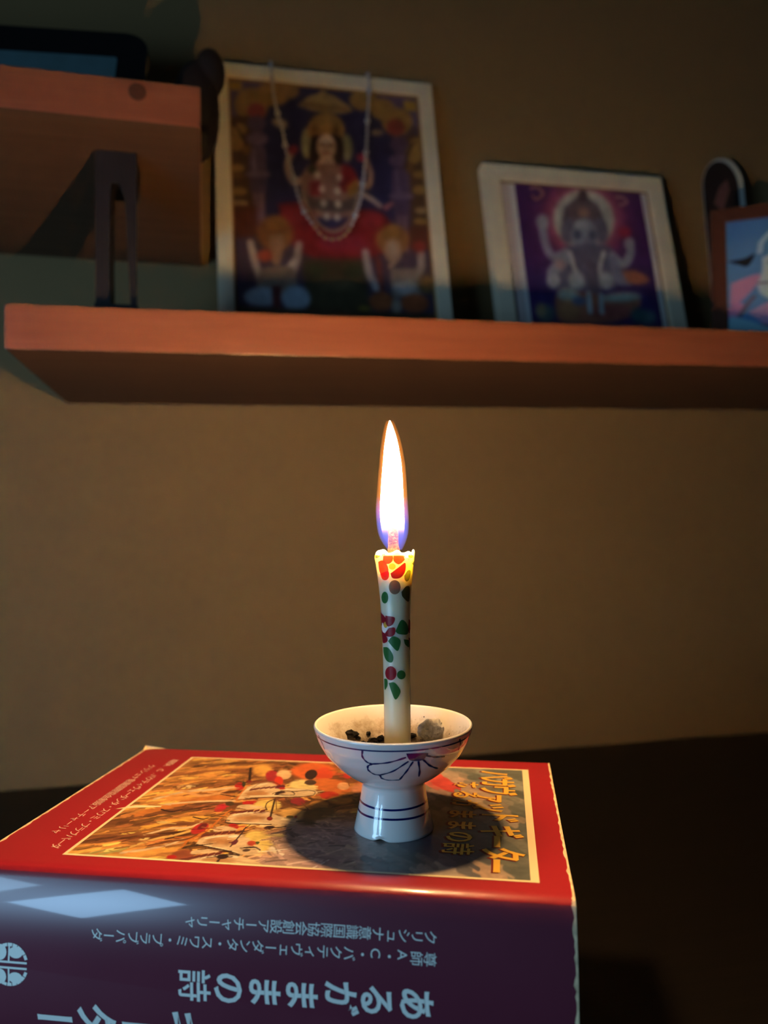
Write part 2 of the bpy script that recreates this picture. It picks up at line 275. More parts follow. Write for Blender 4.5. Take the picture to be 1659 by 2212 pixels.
ART_COVER=[('s',[[0.048,0.656],[0.095,0.586],[0.155,0.498],[0.23,0.451]],60,(206,128,62)),('s',[[0.041,0.508],[0.101,0.416],[0.181,0.377],[0.235,0.331]],26,(228,200,158)),('s',[[0.061,0.362],[0.087,0.406],[0.16,0.452],[0.207,0.385]],22,(226,170,110)),('s',[[0.072,0.397],[0.086,0.333],[0.126,0.287],[0.188,0.263]],14,(150,92,56)),('s',[[0.003,0.256],[0.067,0.191],[0.128,0.152],[0.199,0.14]],18,(160,98,58)),('s',[[0.085,0.555],[0.147,0.522],[0.208,0.5],[0.257,0.491]],18,(228,200,158)),('s',[[0.1,0.783],[0.158,0.696],[0.191,0.671],[0.23,0.663]],40,(232,176,80)),('s',[[0.122,0.832],[0.165,0.771],[0.207,0.754],[0.225,0.703]],20,(228,200,158)),('s',[[0.123,0.926],[0.157,0.861],[0.195,0.819],[0.222,0.778]],24,(232,190,110)),('s',[[0.159,0.911],[0.201,0.87],[0.23,0.847],[0.244,0.81]],14,(120,72,44)),('s',[[0.116,0.975],[0.16,0.943],[0.204,0.894],[0.22,0.849]],20,(228,200,158)),('s',[[0.094,0.995],[0.147,0.993],[0.19,0.962],[0.225,0.915]],26,(226,168,84)),('s',[[0.066,0.732],[0.1,0.687],[0.14,0.64],[0.182,0.591]],16,(120,84,44)),('s',[[0.09,0.89],[0.115,0.851],[0.151,0.827]],14,(126,70,40)),('s',[[0.191,0.661],[0.219,0.675],[0.232,0.663]],8,(52,34,34)),('s',[[0.2,0.427],[0.227,0.44],[0.246,0.448]],8,(52,34,34)),('s',[[0.091,0.607],[0.124,0.622],[0.144,0.598]],10,(52,34,34)),('p',[[0.143,0.718],[0.143,0.723],[0.142,0.727],[0.138,0.73],[0.134,0.731],[0.129,0.73],[0.125,0.726],[0.122,0.722],[0.122,0.717],[0.123,0.713],[0.127,0.71],[0.131,0.709],[0.136,0.71],[0.14,0.714]],(250,226,150),0.01),('p',[[0.143,0.856],[0.143,0.862],[0.142,0.868],[0.139,0.874],[0.135,0.878],[0.13,0.88],[0.126,0.878],[0.124,0.874],[0.123,0.869],[0.124,0.862],[0.127,0.857],[0.131,0.852],[0.136,0.851],[0.14,0.852]],(250,226,150),0.01),('p',[[0.099,0.355],[0.1,0.363],[0.099,0.369],[0.097,0.372],[0.093,0.373],[0.088,0.371],[0.084,0.365],[0.081,0.358],[0.08,0.351],[0.081,0.345],[0.083,0.341],[0.087,0.34],[0.092,0.343],[0.096,0.348]],(250,226,170),0.01),('p',[[0.146,0.639],[0.145,0.643],[0.142,0.647],[0.136,0.65],[0.129,0.652],[0.122,0.651],[0.117,0.648],[0.114,0.644],[0.114,0.64],[0.118,0.636],[0.123,0.633],[0.13,0.632],[0.137,0.632],[0.143,0.635]],(120,80,46),0.01),('p',[[0.243,0.329],[0.246,0.348],[0.246,0.363],[0.243,0.372],[0.237,0.373],[0.229,0.366],[0.222,0.352],[0.216,0.334],[0.213,0.315],[0.213,0.3],[0.216,0.29],[0.222,0.289],[0.23,0.297],[0.237,0.311]],(190,40,40),0.005),('p',[[0.24,0.305],[0.243,0.319],[0.244,0.33],[0.244,0.336],[0.242,0.336],[0.238,0.331],[0.234,0.32],[0.231,0.307],[0.228,0.293],[0.227,0.282],[0.227,0.275],[0.229,0.275],[0.232,0.281],[0.236,0.291]],(60,60,40),0.003),('p',[[0.246,0.542],[0.25,0.558],[0.251,0.575],[0.25,0.591],[0.245,0.601],[0.239,0.604],[0.233,0.6],[0.227,0.588],[0.223,0.573],[0.221,0.555],[0.223,0.539],[0.227,0.529],[0.233,0.525],[0.24,0.53]],(200,44,60),0.005),('p',[[0.261,0.518],[0.262,0.527],[0.261,0.535],[0.258,0.54],[0.253,0.54],[0.247,0.537],[0.243,0.531],[0.239,0.522],[0.238,0.513],[0.239,0.505],[0.242,0.5],[0.247,0.499],[0.253,0.502],[0.258,0.509]],(80,60,40),0.003),('p',[[0.247,0.72],[0.252,0.737],[0.253,0.759],[0.251,0.779],[0.246,0.795],[0.239,0.804],[0.232,0.803],[0.225,0.794],[0.22,0.777],[0.219,0.756],[0.22,0.735],[0.225,0.719],[0.232,0.709],[0.24,0.71]],(196,44,50),0.006),('p',[[0.243,0.718],[0.246,0.727],[0.247,0.739],[0.246,0.751],[0.243,0.76],[0.239,0.765],[0.235,0.765],[0.231,0.759],[0.229,0.75],[0.228,0.738],[0.229,0.726],[0.231,0.717],[0.235,0.712],[0.24,0.712]],(110,30,40),0.005),('p',[[0.327,0.486],[0.328,0.498],[0.324,0.511],[0.316,0.52],[0.306,0.526],[0.296,0.526],[0.287,0.521],[0.282,0.512],[0.282,0.5],[0.285,0.487],[0.293,0.477],[0.303,0.471],[0.314,0.471],[0.322,0.477]],(190,40,40),0.005),('p',[[0.325,0.73],[0.325,0.74],[0.323,0.747],[0.319,0.75],[0.313,0.748],[0.307,0.741],[0.302,0.731],[0.298,0.72],[0.297,0.71],[0.299,0.702],[0.304,0.7],[0.309,0.702],[0.316,0.709],[0.321,0.719]],(190,40,40),0.005),('p',[[0.276,0.946],[0.279,0.964],[0.278,0.982],[0.272,0.996],[0.263,1.004],[0.252,1.004],[0.242,0.997],[0.234,0.984],[0.231,0.967],[0.232,0.949],[0.238,0.934],[0.247,0.925],[0.258,0.925],[0.268,0.932]],(150,80,56),0.008),('p',[[0.248,0.982],[0.249,0.989],[0.247,0.994],[0.244,0.998],[0.238,0.999],[0.233,0.997],[0.228,0.992],[0.225,0.986],[0.224,0.98],[0.226,0.974],[0.23,0.97],[0.235,0.969],[0.24,0.971],[0.245,0.976]],(190,40,40),0.005),('p',[[0.431,0.872],[0.431,0.905],[0.424,0.925],[0.412,0.929],[0.396,0.916],[0.379,0.889],[0.365,0.852],[0.357,0.812],[0.355,0.776],[0.362,0.754],[0.376,0.749],[0.393,0.764],[0.41,0.794],[0.424,0.833]],(244,214,120),0.02),('p',[[0.384,0.512],[0.386,0.539],[0.38,0.562],[0.369,0.576],[0.354,0.579],[0.337,0.57],[0.323,0.551],[0.313,0.525],[0.311,0.497],[0.315,0.473],[0.327,0.458],[0.343,0.455],[0.36,0.465],[0.374,0.485]],(244,214,120),0.02),('p',[[0.45,0.28],[0.451,0.312],[0.444,0.338],[0.429,0.355],[0.41,0.358],[0.39,0.348],[0.374,0.326],[0.363,0.295],[0.361,0.263],[0.369,0.235],[0.384,0.217],[0.404,0.214],[0.424,0.225],[0.441,0.249]],(248,224,150),0.02),('p',[[0.46,0.581],[0.462,0.607],[0.457,0.629],[0.446,0.642],[0.433,0.644],[0.418,0.636],[0.406,0.617],[0.397,0.593],[0.395,0.567],[0.4,0.544],[0.41,0.53],[0.425,0.527],[0.44,0.537],[0.452,0.556]],(240,190,110),0.02),('p',[[0.279,0.125],[0.284,0.161],[0.282,0.189],[0.274,0.206],[0.262,0.208],[0.248,0.195],[0.234,0.169],[0.223,0.135],[0.218,0.099],[0.219,0.069],[0.227,0.05],[0.239,0.048],[0.254,0.062],[0.269,0.09]],(240,180,90),0.02),('p',[[0.469,0.106],[0.469,0.153],[0.456,0.192],[0.433,0.217],[0.404,0.222],[0.375,0.207],[0.35,0.174],[0.334,0.13],[0.331,0.081],[0.343,0.039],[0.367,0.012],[0.398,0.006],[0.43,0.023],[0.455,0.059]],(226,110,56),0.02),('p',[[0.339,0.268],[0.338,0.291],[0.33,0.3],[0.317,0.292],[0.301,0.269],[0.286,0.236],[0.274,0.197],[0.268,0.162],[0.269,0.137],[0.278,0.127],[0.291,0.136],[0.308,0.161],[0.323,0.196],[0.334,0.234]],(176,48,56),0.006),('p',[[0.336,0.25],[0.34,0.273],[0.34,0.293],[0.338,0.304],[0.332,0.305],[0.326,0.295],[0.319,0.277],[0.312,0.254],[0.309,0.23],[0.308,0.21],[0.31,0.198],[0.316,0.197],[0.323,0.207],[0.33,0.226]],(214,60,40),0.004),('p',[[0.345,0.169],[0.348,0.195],[0.346,0.217],[0.34,0.229],[0.331,0.231],[0.32,0.221],[0.31,0.202],[0.302,0.176],[0.299,0.15],[0.3,0.127],[0.307,0.114],[0.316,0.112],[0.327,0.122],[0.337,0.143]],(240,200,150),0.01),('p',[[0.463,0.148],[0.466,0.188],[0.465,0.22],[0.458,0.238],[0.448,0.24],[0.435,0.225],[0.423,0.195],[0.414,0.156],[0.41,0.116],[0.411,0.081],[0.418,0.061],[0.429,0.059],[0.442,0.076],[0.454,0.108]],(220,80,50),0.008),('p',[[0.413,0.129],[0.418,0.155],[0.419,0.182],[0.417,0.204],[0.412,0.217],[0.404,0.218],[0.396,0.208],[0.389,0.189],[0.384,0.163],[0.382,0.136],[0.384,0.113],[0.39,0.099],[0.397,0.097],[0.406,0.108]],(52,34,34),0.004),('s',[[0.394,0.193],[0.398,0.153],[0.419,0.202]],10,(228,200,158)),('p',[[0.432,0.252],[0.433,0.265],[0.43,0.276],[0.425,0.282],[0.417,0.284],[0.41,0.279],[0.404,0.27],[0.4,0.257],[0.399,0.244],[0.402,0.233],[0.407,0.226],[0.415,0.225],[0.422,0.229],[0.429,0.239]],(80,60,50),0.004),('p',[[0.54,0.314],[0.538,0.347],[0.526,0.367],[0.505,0.371],[0.481,0.36],[0.456,0.333],[0.437,0.297],[0.426,0.257],[0.427,0.223],[0.44,0.201],[0.462,0.196],[0.488,0.209],[0.513,0.238],[0.531,0.276]],(222,120,60),0.012),('p',[[0.517,0.388],[0.517,0.407],[0.513,0.424],[0.504,0.434],[0.493,0.436],[0.482,0.429],[0.473,0.415],[0.467,0.397],[0.466,0.377],[0.471,0.36],[0.479,0.349],[0.491,0.347],[0.502,0.354],[0.512,0.368]],(206,60,44),0.006),('p',[[0.53,0.278],[0.531,0.297],[0.529,0.313],[0.523,0.322],[0.515,0.323],[0.507,0.316],[0.5,0.303],[0.496,0.284],[0.495,0.265],[0.497,0.249],[0.503,0.239],[0.511,0.238],[0.519,0.245],[0.526,0.259]],(240,180,130),0.006),('p',[[0.559,0.425],[0.559,0.445],[0.552,0.461],[0.54,0.472],[0.525,0.474],[0.511,0.468],[0.5,0.455],[0.494,0.437],[0.494,0.418],[0.501,0.401],[0.513,0.39],[0.527,0.387],[0.542,0.393],[0.553,0.407]],(226,150,70),0.01),('p',[[0.439,0.464],[0.44,0.481],[0.437,0.495],[0.431,0.503],[0.422,0.505],[0.414,0.499],[0.406,0.487],[0.401,0.471],[0.399,0.454],[0.402,0.439],[0.408,0.43],[0.417,0.428],[0.426,0.435],[0.434,0.447]],(160,50,60),0.006),('p',[[0.519,0.151],[0.52,0.167],[0.518,0.181],[0.514,0.188],[0.509,0.189],[0.503,0.183],[0.498,0.171],[0.495,0.156],[0.494,0.139],[0.495,0.126],[0.499,0.118],[0.504,0.117],[0.51,0.123],[0.515,0.136]],(190,50,50),0.004),('p',[[0.503,0.479],[0.503,0.495],[0.498,0.509],[0.49,0.517],[0.479,0.519],[0.468,0.514],[0.46,0.503],[0.454,0.488],[0.454,0.472],[0.459,0.458],[0.467,0.45],[0.478,0.448],[0.489,0.453],[0.498,0.464]],(230,160,80),0.01),('p',[[0.601,0.302],[0.601,0.333],[0.595,0.358],[0.585,0.374],[0.571,0.376],[0.557,0.365],[0.545,0.343],[0.538,0.313],[0.537,0.282],[0.542,0.255],[0.553,0.238],[0.568,0.236],[0.582,0.248],[0.594,0.271]],(230,150,110),0.02),('p',[[0.589,0.152],[0.591,0.186],[0.586,0.214],[0.577,0.23],[0.566,0.232],[0.553,0.22],[0.543,0.195],[0.536,0.162],[0.534,0.127],[0.538,0.098],[0.547,0.08],[0.559,0.078],[0.572,0.092],[0.583,0.118]],(200,90,60),0.02),('p',[[0.256,0.475],[0.25,0.365],[0.266,0.307],[0.295,0.272],[0.323,0.29],[0.347,0.317],[0.379,0.332],[0.436,0.332],[0.456,0.381],[0.411,0.42],[0.342,0.435],[0.294,0.453]],(228,200,158),0.004),('p',[[0.281,0.693],[0.279,0.624],[0.313,0.583],[0.359,0.577],[0.409,0.621],[0.447,0.624],[0.451,0.662],[0.442,0.682],[0.397,0.693],[0.333,0.699]],(228,200,158),0.004),('p',[[0.262,0.884],[0.262,0.828],[0.3,0.797],[0.336,0.786],[0.372,0.821],[0.409,0.873],[0.421,0.919],[0.403,0.942],[0.377,0.935],[0.343,0.913],[0.293,0.893]],(228,200,158),0.004),('p',[[0.275,1.007],[0.297,0.969],[0.331,0.943],[0.38,0.946],[0.429,0.982],[0.433,1.011],[0.28,1.018]],(228,200,158),0.004),('p',[[0.326,0.389],[0.326,0.403],[0.32,0.417],[0.308,0.429],[0.294,0.436],[0.28,0.437],[0.269,0.431],[0.263,0.42],[0.263,0.406],[0.269,0.391],[0.28,0.379],[0.294,0.372],[0.309,0.372],[0.32,0.378]],(186,134,86),0.02),('p',[[0.371,0.632],[0.369,0.644],[0.361,0.656],[0.347,0.666],[0.331,0.671],[0.314,0.671],[0.302,0.666],[0.296,0.657],[0.297,0.645],[0.305,0.633],[0.319,0.623],[0.336,0.618],[0.352,0.618],[0.364,0.623]],(186,134,86),0.02),('p',[[0.348,0.847],[0.347,0.859],[0.34,0.869],[0.328,0.875],[0.313,0.876],[0.298,0.872],[0.286,0.863],[0.279,0.851],[0.279,0.839],[0.286,0.829],[0.299,0.822],[0.315,0.821],[0.33,0.826],[0.342,0.835]],(186,134,86),0.02),('p',[[0.378,0.985],[0.376,0.992],[0.368,0.999],[0.355,1.003],[0.339,1.004],[0.325,1.002],[0.313,0.997],[0.308,0.99],[0.309,0.982],[0.317,0.975],[0.331,0.971],[0.346,0.97],[0.361,0.972],[0.372,0.977]],(186,134,86),0.02),('p',[[0.276,0.531],[0.303,0.516],[0.332,0.532],[0.355,0.549],[0.314,0.562],[0.278,0.573]],(228,200,158),0.004),('p',[[0.265,0.743],[0.286,0.725],[0.312,0.734],[0.328,0.754],[0.298,0.769],[0.277,0.777]],(228,200,158),0.004),('p',[[0.267,0.932],[0.288,0.912],[0.319,0.918],[0.33,0.932],[0.297,0.95],[0.271,0.954]],(228,200,158),0.004),('s',[[0.267,0.362],[0.283,0.272],[0.313,0.269],[0.345,0.311]],7,(120,72,44)),('s',[[0.257,0.382],[0.27,0.325],[0.298,0.288]],12,(250,238,206)),('s',[[0.284,0.435],[0.339,0.422],[0.394,0.41]],10,(250,236,200)),('s',[[0.286,0.628],[0.319,0.595],[0.359,0.59]],12,(250,238,206)),('s',[[0.296,0.69],[0.344,0.689],[0.39,0.684]],10,(250,232,196)),('s',[[0.27,0.836],[0.305,0.807],[0.336,0.798]],12,(250,238,206)),('s',[[0.286,0.886],[0.331,0.905],[0.371,0.928]],9,(250,232,196)),('s',[[0.387,0.893],[0.405,0.89],[0.417,0.912]],16,(246,226,180)),('s',[[0.303,0.98],[0.334,0.954],[0.378,0.958]],12,(250,238,206)),('s',[[0.412,0.64],[0.439,0.64]],14,(246,226,180)),('s',[[0.364,0.344],[0.405,0.343],[0.436,0.35]],10,(250,236,200)),('s',[[0.257,0.48],[0.252,0.4],[0.253,0.315]],16,(214,120,50)),('s',[[0.26,0.735],[0.261,0.658],[0.267,0.575]],18,(214,120,50)),('s',[[0.237,0.905],[0.237,0.846],[0.254,0.79],[0.26,0.744]],22,(214,120,50)),('s',[[0.27,0.369],[0.276,0.358]],20,(110,50,46)),('s',[[0.281,0.357],[0.288,0.346]],20,(110,50,46)),('s',[[0.294,0.347],[0.3,0.336]],20,(110,50,46)),('s',[[0.306,0.339],[0.313,0.328]],20,(110,50,46)),('s',[[0.319,0.333],[0.326,0.322]],20,(110,50,46)),('s',[[0.333,0.33],[0.34,0.319]],20,(110,50,46)),('s',[[0.276,0.611],[0.283,0.601]],20,(110,50,46)),('s',[[0.289,0.6],[0.296,0.591]],20,(110,50,46)),('s',[[0.303,0.592],[0.309,0.582]],20,(110,50,46)),('s',[[0.316,0.585],[0.323,0.576]],20,(110,50,46)),('s',[[0.331,0.58],[0.338,0.571]],20,(110,50,46)),('s',[[0.346,0.578],[0.353,0.568]],20,(110,50,46)),('s',[[0.259,0.816],[0.266,0.806]],22,(110,50,46)),('s',[[0.272,0.804],[0.28,0.794]],22,(110,50,46)),('s',[[0.286,0.794],[0.293,0.784]],22,(110,50,46)),('s',[[0.3,0.786],[0.308,0.776]],22,(110,50,46)),('s',[[0.315,0.78],[0.323,0.77]],22,(110,50,46)),('s',[[0.331,0.776],[0.338,0.766]],22,(110,50,46)),('s',[[0.261,1.002],[0.268,0.994]],22,(110,50,46)),('s',[[0.274,0.989],[0.281,0.98]],22,(110,50,46)),('s',[[0.286,0.976],[0.293,0.967]],22,(110,50,46)),('s',[[0.299,0.964],[0.306,0.955]],22,(110,50,46)),('s',[[0.313,0.954],[0.32,0.945]],22,(110,50,46)),('s',[[0.327,0.944],[0.334,0.935]],22,(110,50,46)),('s',[[0.288,0.454],[0.342,0.435],[0.411,0.42],[0.449,0.394]],5,(52,34,34)),('s',[[0.337,0.399],[0.352,0.371],[0.38,0.363],[0.397,0.392],[0.388,0.405],[0.345,0.407]],7,(52,34,34)),('s',[[0.394,0.363],[0.42,0.346],[0.445,0.354],[0.449,0.394]],6,(52,34,34)),('p',[[0.361,0.381],[0.361,0.387],[0.36,0.392],[0.357,0.397],[0.353,0.401],[0.349,0.401],[0.346,0.399],[0.344,0.395],[0.344,0.39],[0.345,0.384],[0.348,0.379],[0.352,0.376],[0.356,0.375],[0.359,0.377]],(52,34,34),0.003),('p',[[0.367,0.377],[0.367,0.381],[0.367,0.385],[0.365,0.387],[0.363,0.387],[0.36,0.386],[0.358,0.383],[0.357,0.379],[0.357,0.375],[0.357,0.372],[0.359,0.369],[0.361,0.369],[0.364,0.37],[0.366,0.373]],(90,60,50),0.003),('s',[[0.28,0.679],[0.287,0.697],[0.332,0.698],[0.397,0.693]],6,(52,34,34)),('p',[[0.409,0.712],[0.409,0.718],[0.407,0.724],[0.403,0.729],[0.398,0.732],[0.392,0.732],[0.388,0.729],[0.386,0.725],[0.386,0.719],[0.388,0.713],[0.392,0.708],[0.397,0.705],[0.402,0.705],[0.407,0.708]],(52,34,34),0.003),('s',[[0.39,0.711],[0.417,0.715],[0.436,0.702]],6,(52,34,34)),('s',[[0.387,0.72],[0.407,0.737],[0.429,0.722]],5,(120,72,44)),('p',[[0.437,0.616],[0.437,0.621],[0.435,0.625],[0.432,0.628],[0.428,0.629],[0.424,0.627],[0.421,0.624],[0.419,0.619],[0.419,0.614],[0.421,0.609],[0.424,0.606],[0.428,0.606],[0.432,0.607],[0.435,0.611]],(90,80,50),0.003),('p',[[0.446,0.614],[0.446,0.618],[0.446,0.622],[0.445,0.624],[0.443,0.624],[0.441,0.623],[0.44,0.619],[0.439,0.615],[0.438,0.611],[0.438,0.608],[0.44,0.605],[0.441,0.605],[0.443,0.607],[0.445,0.61]],(190,40,40),0.003),('s',[[0.263,0.883],[0.294,0.896],[0.343,0.916],[0.378,0.939]],6,(52,34,34)),('s',[[0.375,0.887],[0.398,0.879],[0.417,0.9]],6,(52,34,34)),('p',[[0.394,0.902],[0.394,0.906],[0.392,0.91],[0.39,0.913],[0.386,0.915],[0.383,0.915],[0.38,0.913],[0.378,0.909],[0.378,0.905],[0.379,0.901],[0.382,0.897],[0.385,0.896],[0.389,0.896],[0.392,0.898]],(90,70,60),0.003),('p',[[0.396,0.851],[0.397,0.859],[0.395,0.866],[0.392,0.871],[0.388,0.871],[0.383,0.869],[0.378,0.862],[0.375,0.854],[0.374,0.846],[0.375,0.839],[0.379,0.834],[0.383,0.833],[0.389,0.836],[0.393,0.842]],(206,80,56),0.004),('p',[[0.402,0.845],[0.402,0.849],[0.402,0.853],[0.401,0.855],[0.399,0.856],[0.397,0.854],[0.395,0.851],[0.393,0.847],[0.393,0.843],[0.393,0.839],[0.395,0.837],[0.396,0.836],[0.399,0.838],[0.401,0.841]],(80,90,50),0.003),('p',[[0.357,0.954],[0.358,0.962],[0.356,0.969],[0.352,0.974],[0.347,0.977],[0.341,0.976],[0.337,0.972],[0.333,0.966],[0.332,0.959],[0.334,0.951],[0.338,0.946],[0.343,0.943],[0.349,0.944],[0.354,0.948]],(52,34,34),0.003),('s',[[0.331,0.963],[0.354,0.939],[0.38,0.946]],7,(52,34,34)),('s',[[0.343,0.987],[0.345,1.009]],18,(52,34,34)),('p',[[0.355,0.311],[0.355,0.32],[0.353,0.328],[0.349,0.335],[0.344,0.338],[0.338,0.337],[0.333,0.332],[0.33,0.325],[0.329,0.316],[0.331,0.307],[0.335,0.301],[0.341,0.298],[0.347,0.298],[0.352,0.303]],(110,40,60),0.003),('p',[[0.359,0.333],[0.359,0.338],[0.358,0.343],[0.355,0.346],[0.351,0.346],[0.347,0.345],[0.344,0.341],[0.342,0.336],[0.341,0.331],[0.343,0.327],[0.346,0.324],[0.35,0.323],[0.354,0.325],[0.357,0.328]],(190,40,40),0.003),('s',[[0.209,0.109],[0.24,0.254]],22,(48,34,30)),('p',[[0.251,0.271],[0.251,0.278],[0.25,0.283],[0.248,0.287],[0.245,0.287],[0.241,0.285],[0.237,0.28],[0.235,0.274],[0.234,0.267],[0.235,0.262],[0.238,0.258],[0.241,0.258],[0.245,0.26],[0.248,0.265]],(120,40,36),0.003),('s',[[0.355,0.451],[0.382,0.636]],16,(70,50,40)),('p',[[0.389,0.639],[0.389,0.647],[0.389,0.653],[0.387,0.657],[0.384,0.657],[0.381,0.654],[0.377,0.649],[0.375,0.642],[0.374,0.634],[0.375,0.628],[0.377,0.624],[0.38,0.624],[0.383,0.626],[0.386,0.632]],(130,40,40),0.003),('s',[[0.342,0.729],[0.344,0.8],[0.344,0.881]],14,(80,56,50)),('p',[[0.349,0.836],[0.351,0.842],[0.352,0.851],[0.351,0.86],[0.35,0.867],[0.347,0.871],[0.344,0.871],[0.342,0.867],[0.34,0.86],[0.339,0.852],[0.34,0.843],[0.341,0.836],[0.344,0.832],[0.347,0.832]],(100,44,60),0.003),('s',[[0.338,0.775],[0.347,0.705]],7,(52,34,34)),('s',[[0.342,0.77],[0.364,0.734]],6,(52,34,34)),('s',[[0.357,0.451],[0.344,0.486],[0.347,0.529],[0.358,0.564]],9,(80,56,40)),('s',[[0.359,0.456],[0.381,0.555]],7,(120,72,44)),('s',[[0.361,0.456],[0.41,0.518],[0.448,0.543],[0.47,0.544]],8,(120,72,44)),('s',[[0.378,0.43],[0.396,0.477],[0.424,0.504]],9,(90,60,50)),('s',[[0.429,0.471],[0.461,0.54]],7,(120,72,44)),('s',[[0.462,0.201],[0.508,0.206],[0.53,0.278]],6,(120,72,44)),('s',[[0.478,0.429],[0.52,0.444]],8,(236,190,90)),('p',[[0.531,0.54],[0.532,0.569],[0.526,0.598],[0.514,0.623],[0.498,0.638],[0.481,0.64],[0.467,0.63],[0.458,0.61],[0.456,0.582],[0.461,0.552],[0.473,0.526],[0.49,0.51],[0.507,0.507],[0.522,0.518]],(120,96,60),0.02),('p',[[0.497,0.653],[0.497,0.666],[0.493,0.676],[0.486,0.683],[0.477,0.685],[0.468,0.681],[0.46,0.672],[0.456,0.661],[0.456,0.648],[0.46,0.638],[0.467,0.631],[0.476,0.629],[0.485,0.633],[0.493,0.642]],(90,76,60),0.015)]
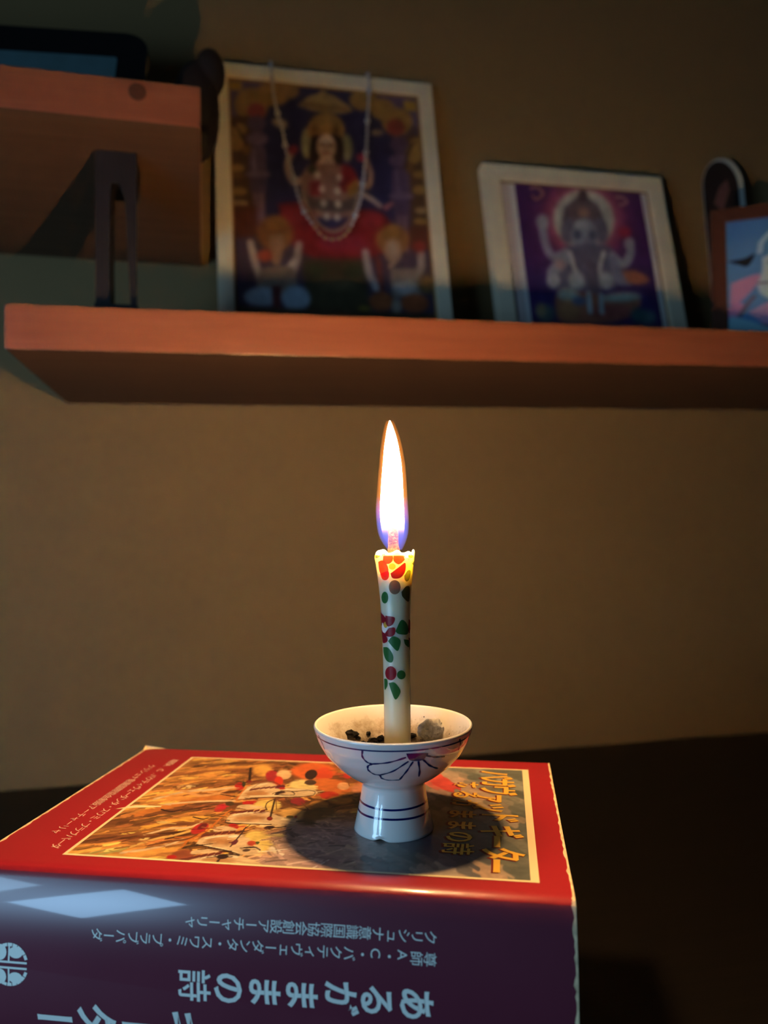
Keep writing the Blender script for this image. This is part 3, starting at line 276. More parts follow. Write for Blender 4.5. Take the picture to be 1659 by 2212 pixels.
ART_SKY=[('p',[[0.804,0.183],[0.801,0.219],[0.789,0.246],[0.773,0.257],[0.754,0.252],[0.736,0.231],[0.722,0.198],[0.716,0.159],[0.718,0.121],[0.729,0.093],[0.747,0.08],[0.767,0.085],[0.786,0.108],[0.799,0.143]],(226,96,80),0.006),('p',[[0.791,0.166],[0.79,0.175],[0.786,0.184],[0.78,0.189],[0.773,0.19],[0.767,0.187],[0.762,0.18],[0.76,0.171],[0.761,0.161],[0.765,0.153],[0.771,0.147],[0.778,0.146],[0.784,0.149],[0.789,0.156]],(150,50,50),0.004),('p',[[0.733,0.231],[0.801,0.219],[0.79,0.149],[0.764,0.108],[0.735,0.104],[0.72,0.116]],(224,82,74),0.004),('p',[[0.808,0.316],[0.803,0.339],[0.786,0.359],[0.762,0.373],[0.735,0.378],[0.709,0.373],[0.69,0.359],[0.682,0.339],[0.687,0.316],[0.703,0.295],[0.728,0.281],[0.756,0.276],[0.782,0.281],[0.801,0.296]],(208,170,150),0.05),('p',[[0.847,0.15],[0.843,0.162],[0.834,0.164],[0.82,0.155],[0.805,0.138],[0.792,0.115],[0.783,0.09],[0.78,0.07],[0.783,0.057],[0.793,0.055],[0.808,0.064],[0.823,0.083],[0.836,0.106],[0.845,0.13]],(214,176,150),0.03),('p',[[0.901,0.278],[0.896,0.286],[0.882,0.28],[0.862,0.262],[0.841,0.234],[0.821,0.201],[0.808,0.171],[0.803,0.148],[0.809,0.139],[0.824,0.146],[0.844,0.166],[0.866,0.195],[0.885,0.228],[0.898,0.257]],(206,168,142),0.035),('p',[[0.939,0.418],[0.933,0.424],[0.919,0.414],[0.899,0.39],[0.877,0.356],[0.857,0.317],[0.844,0.283],[0.84,0.26],[0.846,0.253],[0.861,0.264],[0.882,0.291],[0.905,0.327],[0.924,0.364],[0.936,0.397]],(200,164,140),0.035),('p',[[0.965,0.535],[0.96,0.538],[0.948,0.528],[0.931,0.505],[0.913,0.474],[0.897,0.441],[0.886,0.412],[0.882,0.393],[0.888,0.389],[0.901,0.401],[0.918,0.426],[0.937,0.458],[0.953,0.491],[0.963,0.518]],(206,176,146),0.03),('p',[[0.98,0.517],[0.979,0.532],[0.973,0.555],[0.965,0.58],[0.954,0.604],[0.945,0.621],[0.938,0.628],[0.934,0.625],[0.935,0.611],[0.94,0.589],[0.948,0.564],[0.958,0.539],[0.968,0.521],[0.976,0.513]],(206,180,150),0.02),('p',[[0.993,0.756],[0.989,0.762],[0.982,0.759],[0.973,0.747],[0.964,0.73],[0.956,0.709],[0.951,0.69],[0.951,0.676],[0.955,0.67],[0.962,0.674],[0.971,0.686],[0.981,0.704],[0.988,0.725],[0.992,0.743]],(200,176,146),0.03),('p',[[0.929,0.08],[0.925,0.09],[0.916,0.092],[0.902,0.085],[0.887,0.071],[0.874,0.053],[0.865,0.034],[0.862,0.017],[0.866,0.007],[0.876,0.005],[0.889,0.012],[0.905,0.027],[0.918,0.045],[0.926,0.064]],(158,160,148),0.03),('p',[[0.998,0.179],[0.994,0.186],[0.983,0.182],[0.969,0.167],[0.953,0.145],[0.939,0.119],[0.93,0.095],[0.927,0.077],[0.932,0.07],[0.943,0.075],[0.958,0.09],[0.974,0.113],[0.987,0.139],[0.996,0.163]],(166,164,150),0.03),('p',[[1.0,0.404],[0.996,0.409],[0.987,0.404],[0.975,0.389],[0.962,0.367],[0.951,0.343],[0.943,0.321],[0.941,0.305],[0.945,0.3],[0.955,0.306],[0.967,0.322],[0.981,0.344],[0.992,0.368],[0.999,0.39]],(160,160,146),0.03),('p',[[0.968,0.238],[0.963,0.241],[0.949,0.228],[0.931,0.202],[0.91,0.167],[0.891,0.128],[0.879,0.095],[0.875,0.075],[0.881,0.071],[0.895,0.085],[0.915,0.114],[0.936,0.151],[0.954,0.188],[0.965,0.219]],(100,106,98),0.03),('p',[[1.0,0.313],[0.995,0.317],[0.986,0.309],[0.972,0.292],[0.958,0.267],[0.945,0.24],[0.936,0.215],[0.934,0.199],[0.938,0.195],[0.949,0.203],[0.963,0.222],[0.977,0.247],[0.99,0.274],[0.998,0.298]],(96,102,94),0.03),('p',[[0.999,0.539],[0.995,0.544],[0.988,0.539],[0.978,0.525],[0.968,0.504],[0.96,0.48],[0.955,0.458],[0.954,0.443],[0.958,0.437],[0.965,0.443],[0.975,0.458],[0.985,0.48],[0.994,0.504],[0.999,0.525]],(98,106,98),0.03),('p',[[0.997,0.835],[0.993,0.847],[0.986,0.85],[0.977,0.844],[0.969,0.829],[0.963,0.808],[0.96,0.786],[0.961,0.766],[0.965,0.753],[0.973,0.75],[0.981,0.757],[0.99,0.772],[0.996,0.793],[0.998,0.816]],(100,110,98),0.03),('p',[[0.985,0.912],[0.982,0.924],[0.975,0.933],[0.966,0.935],[0.956,0.931],[0.947,0.922],[0.942,0.908],[0.94,0.894],[0.943,0.881],[0.95,0.872],[0.959,0.87],[0.97,0.874],[0.978,0.884],[0.984,0.897]],(120,124,110),0.03),('p',[[0.943,0.973],[0.938,0.983],[0.925,0.991],[0.906,0.995],[0.884,0.994],[0.865,0.989],[0.851,0.98],[0.846,0.969],[0.851,0.959],[0.864,0.951],[0.884,0.947],[0.906,0.948],[0.926,0.953],[0.939,0.962]],(206,170,140),0.03),('p',[[0.942,0.926],[0.939,0.937],[0.931,0.947],[0.92,0.954],[0.907,0.956],[0.896,0.953],[0.888,0.946],[0.885,0.936],[0.887,0.925],[0.895,0.915],[0.906,0.908],[0.919,0.905],[0.931,0.908],[0.939,0.915]],(214,178,146),0.03),('p',[[0.88,0.85],[0.874,0.874],[0.86,0.888],[0.839,0.892],[0.816,0.883],[0.795,0.863],[0.78,0.836],[0.775,0.807],[0.78,0.782],[0.794,0.766],[0.816,0.763],[0.84,0.773],[0.861,0.794],[0.875,0.822]],(80,84,100),0.05),('p',[[0.816,0.76],[0.813,0.798],[0.8,0.83],[0.78,0.849],[0.757,0.854],[0.735,0.842],[0.718,0.816],[0.709,0.78],[0.711,0.741],[0.724,0.707],[0.744,0.685],[0.769,0.681],[0.792,0.695],[0.809,0.723]],(90,84,96),0.05),('p',[[0.861,0.598],[0.855,0.63],[0.838,0.658],[0.813,0.676],[0.785,0.682],[0.759,0.673],[0.739,0.652],[0.73,0.622],[0.734,0.588],[0.75,0.559],[0.776,0.539],[0.806,0.534],[0.834,0.544],[0.853,0.567]],(128,110,100),0.05)]
